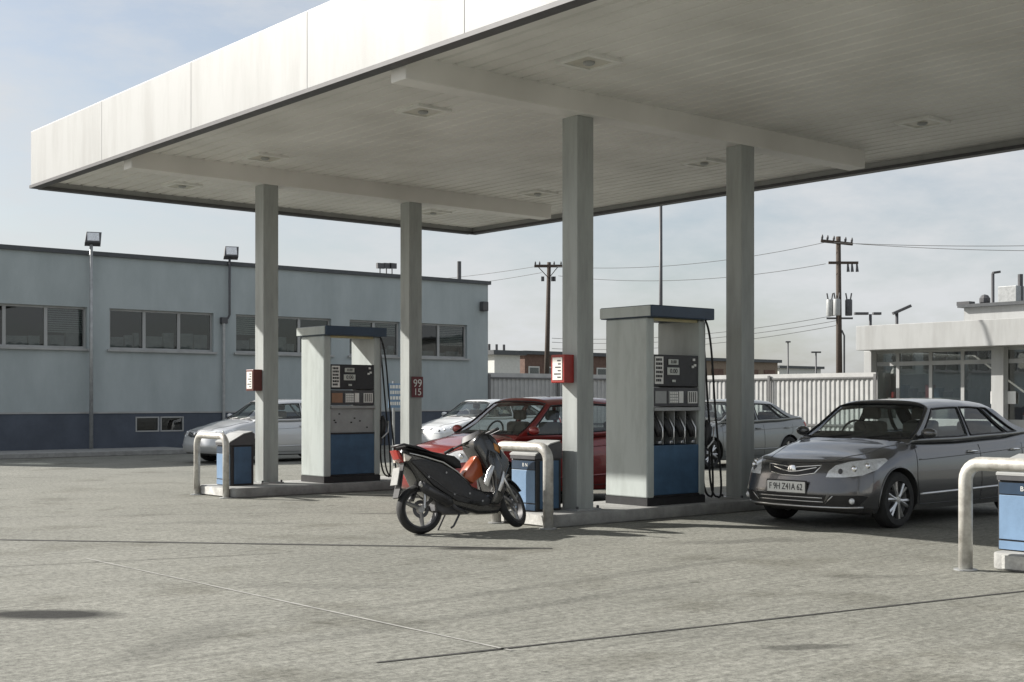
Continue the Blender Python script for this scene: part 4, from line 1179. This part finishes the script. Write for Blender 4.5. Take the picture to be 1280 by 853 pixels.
# sign board in front of glass
sp_(MB().box((GU-.06, yb-.55, 1.35), (GU-.035, yb+.3, 1.75)), 'window_notice', M['label_white'])

# ------------------------------------------------------------------ buildings beyond the fence
def far_block(p0, p1, ytop, v, depth, m, label, name, roof=None):
    a_, b_ = at_v(p0, v), at_v(p1, v); zt = (at_v(p0, v, ytop).z + at_v(p1, v, ytop).z)/2
    r = empty(name, (a_.x, v, 0), 0, label, 'building')
    Wd = b_.x-a_.x
    MB().box((0, 0, 0), (Wd, depth, zt)).build('wall', m, r)
    MB().box((-.3, -.3, zt+.001), (Wd+.3, depth+.3, zt+.28)).build('roof', roof or M['coping'], r)
    return r, Wd, zt
r_, Wd_, zt_b = far_block(618, 650, 444, 62, 10, M['pale_shed'], 'low pale shed seen over the fence beside the workshop corner', 'pale_shed')
for i in range(3): MB().tube([(.4+i*.6, 1, zt_b+.28), (.4+i*.6, 1, zt_b+.7)], .08, 8).build('vent', M['dark_grey'], r_)
r_, Wd_, zt_b = far_block(656, 838, 446, 75, 14, M['brick'], 'brown brick warehouse seen over the fence behind the pole', 'brick_warehouse')
for i in range(9):
    x = Wd_*(i+.5)/9
    wv = MB().box((x-.55, -.06, zt_b-2.0), (x+.55, -.002, zt_b-.9)).build('window', M['pale_shed'], r_)
    MB().box((x-.45, -.09, zt_b-1.9), (x+.45, -.061, zt_b-1.0)).build('pane', M['dark_glass'], wv)
r_, Wd_, zt_b = far_block(838, 972, 452, 78, 14, M['tan'], 'tan brick building with a dark flat roof, right of the near pump', 'brick_building')
for i in range(6):
    x = Wd_*(i+.5)/6
    wv = MB().box((x-.8, -.06, zt_b-1.7), (x+.8, -.002, zt_b-.7)).build('window', M['brick'], r_)
r_, Wd_, zt_b = far_block(974, 1026, 461, 90, 10, M['pale_shed'], 'long low shed with a dark roof left of the transformer pole', 'low_shed')

# unseen blocks behind the viewer, added for windows and car bodies to reflect
for (u0_, v0_, wd_, dp_, h_, m_, lb) in ((-34, -42, 30, 12, 7.5, 'tan', 'unseen tan brick block added behind the viewer for reflections'), (4, -48, 26, 12, 10.5, 'pale_shed', 'unseen tall pale block added behind the viewer for reflections'),
                                         (38, -44, 34, 12, 6.0, 'brick', 'unseen low brown brick block added behind the viewer for reflections')):
    r_ = empty('reflected_block', (u0_, v0_, 0), 0, lb, 'building')
    MB().box((0, -dp_, 0), (wd_, 0, h_)).build('wall', M[m_], r_)
    MB().box((-.3, -dp_-.3, h_+.001), (wd_+.3, .3, h_+.4)).build('roof', M['coping'], r_)
    for i in range(int(wd_/4)):
        for j in range(int(h_/3.2)):
            MB().box((1.2+i*4, .002, 1.1+j*3.1), (3.2+i*4, .06, 2.6+j*3.1)).build('window', M['dark_grey'], r_)

# ------------------------------------------------------------------ poles and lamps
def pole_root(px, Y, label, name, cat='utility pole'):
    p = at_Y(px, HZ, Y); return empty(name, (p.x, p.y, 0), math.atan2(R2[1], R2[0]), label, cat), p
def ztop(py, Y): return CAMH + (HZ-py)*Y/FPX
# 1: left pole with one crossarm
Y1 = 85.0
p1, P1 = pole_root(684, Y1, 'dark wooden utility pole with one crossarm behind the brown warehouse, left of the near column', 'utility_pole')
MB().tube([(-.1, 0, 0), (.12, 0, ztop(328, Y1))], [.20, .13], 10).build('post', M['wood_pole'], p1, smooth=True)
za1 = ztop(333, Y1)
MB().box((-.85, -.18, za1-.09), (.98, -.06, za1+.09)).build('crossarm', M['wood_pole'], p1)
for x in (-.78, -.5, .45, .9): MB().lathe([(.001, 0), (.05, .02), (.06, .1), (.03, .2), (.001, .22)], (x, -.12, za1+.09), 'z', 8).build('insulator', M['dark_grey'], p1)
MB().tube([(-.6, -.12, za1-.05), (.1, -.12, za1-.8)], .03, 6).build('brace', M['wood_pole'], p1)
MB().tube([(.7, -.12, za1-.05), (.1, -.12, za1-.8)], .03, 6).build('brace', M['wood_pole'], p1)
for s in (-.3, .35, .45): MB().box((s-.1, -.3, za1-1.0), (s+.1, -.1, za1-.7)).build('fuse_box', M['dark_grey'], p1)
# 2: transformer pole
Y2 = 72.0
p2, P2 = pole_root(1049, Y2, 'dark utility pole with two crossarms and transformers behind the showroom corner', 'utility_pole')
MB().tube([(.02, 0, 0), (-.05, 0, ztop(296, Y2))], [.19, .13], 10).build('post', M['wood_pole'], p2, smooth=True)
c2 = MB().box((-1.05, -.18, -.08), (.72, -.06, .08)).build('crossarm', M['wood_pole'], p2); c2.location = (0, 0, ztop(304, Y2)); c2.rotation_euler = (0, rad(6), 0)
for x in (-1.0, -.7, -.35, .3, .65): MB().lathe([(.001, 0), (.06, .02), (.07, .14), (.03, .26), (.001, .28)], (x, -.12, .08), 'z', 8).build('insulator', M['dark_grey'], c2)
c3 = MB().box((-.62, -.18, -.07), (1.02, -.06, .07)).build('crossarm', M['wood_pole'], p2); c3.location = (0, 0, ztop(329, Y2))
for x in (.45, .68, .95): MB().tube([(x, -.12, -.07), (x+.02, -.12, -.5)], [.05, .09], 8).build('cutout_fuse', M['dark_grey'], c3)
for x, y in ((-.52, 0), (-.22, -.35), (.50, -.1)):
    tz = ztop(395, Y2)
    tr = MB().lathe([(.001, 0), (.18, .0), (.195, .04), (.195, .85), (.17, .9), (.001, .93)], (x, y, tz), 'z', 18).build('transformer', M['dispenser_grey'] if x < .4 else M['dark_grey'], p2, smooth=True)
    for dx in (-.1, .1): MB().tube([(x+dx, y, tz+.9), (x+dx*1.6, y, tz+1.25)], .04, 8).build('bushing', M['dark_grey'], tr)
MB().box((-.7, -.06, ztop(397, Y2)-.1), (.75, .06, ztop(397, Y2))).build('transformer_arm', M['dark_grey'], p2)
MB().tube([(.1, -.15, ztop(413, Y2)), (.24, -.16, ztop(420, Y2)), (.24, -.16, .1)], .05, 8).build('cable_duct', M['dark_grey'], p2)
# 3: thin lamp mast behind the near pump
p3, P3 = pole_root(826, 44, 'thin dark mast rising behind the near pump to above the canopy edge', 'lamp_mast', 'mast')
MB().tube([(0, 0, 0), (0, 0, 9.4)], [.075, .05], 10).build('post', M['dark_grey'], p3, smooth=True)
MB().tube([(0, 0, 9.4), (.3, 0, 9.75), (1.1, 0, 9.85)], .04, 8).build('arm', M['dark_grey'], p3, smooth=True)
MB().box((.9, -.12, 9.76), (1.5, .12, 9.88), .02).build('lamp_head', M['galv'], p3)
# street lamps
def lamp(px, Y, pyt, arms, label, tilt=0, r=.05, base=0.0):
    p, P_ = pole_root(px, Y, label, 'street_lamp', 'street lamp'); p['group'] = 'street lamps beyond the fence'
    p.location.z = 0
    z = ztop(pyt, Y)
    MB().tube([(0, 0, base), (0, 0, z)], [r*1.3, r], 8).build('post', M['dark_grey'], p, smooth=True)
    for (x0, x1, h) in arms:
        o = MB().prism([(x0*Y/FPX, -.05), (x1*Y/FPX, -.05), (x1*Y/FPX, .07), (x0*Y/FPX, .07)], 'y', -.14, .14, .02).build('lamp_head', M['dark_grey'], p)
        o.location = (0, 0, z+.02); o.rotation_euler = (0, rad(-h), 0)
    return p
lamp(1088, 62, 393, [(-20, -3, 0), (3, 13, 0)], 'street lamp with a level double arm, right of the transformer pole', r=.07)
lamp(1121, 56, 391, [(-5, 19, 24)], 'street lamp with one tilted panel head above the showroom roof', r=.07)
lamp(985, 110, 428, [(-3, 3, 0)], 'thin tall lamp post left of the transformer pole over the fence', r=.06)
lamp(1020, 100, 441, [(-6, 6, 0)], 'small low lamp post with a T shaped head, just left of the transformer pole', r=.06)
lamp(1241, 70, 342, [(0, 9, 8)], 'tall lamp post with a short arm behind the showroom upper storey', r=.09)

# power lines
def wire(a_, b_, sag, label, n_=28):
    A_, B_ = Vector(a_), Vector(b_); pts = []
    for i in range(n_+1):
        t = i/n_; p = A_.lerp(B_, t); p.z -= sag*4*t*(1-t); pts.append(p)
    o = MB().tube(pts, .016, 5).build('power_line', M['wire'])
    return tag(o, label, 'cable', 'power lines strung between the poles')
for i, (py, dy) in enumerate(((303, 4), (305, 3))):
    wire(at_Y(1030+40*i, py, Y2), at_Y(1500, py-3+i*8, 60), .25, 'overhead wire running right from the transformer pole, %s one' % ('upper' if i == 0 else 'lower'))
for i, (ya, yb_) in enumerate(((303, 333), (330, 345))):
    wire(at_Y(1032, ya, Y2), at_Y(690 + i*8, yb_, Y1), .6, ['topmost wire spanning between the two utility poles', 'wire below the topmost one between the two utility poles'][i])
for i, (ya, yb_) in enumerate(((394, 423), (401, 428), (407, 436))):
    wire(at_Y(1046, ya, Y2), at_Y(690, yb_, Y1), .5, ['highest of three low wires left of the transformers', 'middle of three low wires left of the transformers', 'lowest of three wires left of the transformers'][i])
for i, (ya, yb_) in enumerate(((333, 352), (341, 366))):
    wire(at_Y(672 + i*5, ya, Y1), at_Y(380, yb_, 110), .5, ['upper wire running left from the single crossarm pole to the workshop roof', 'lower wire running left from the single crossarm pole'][i])
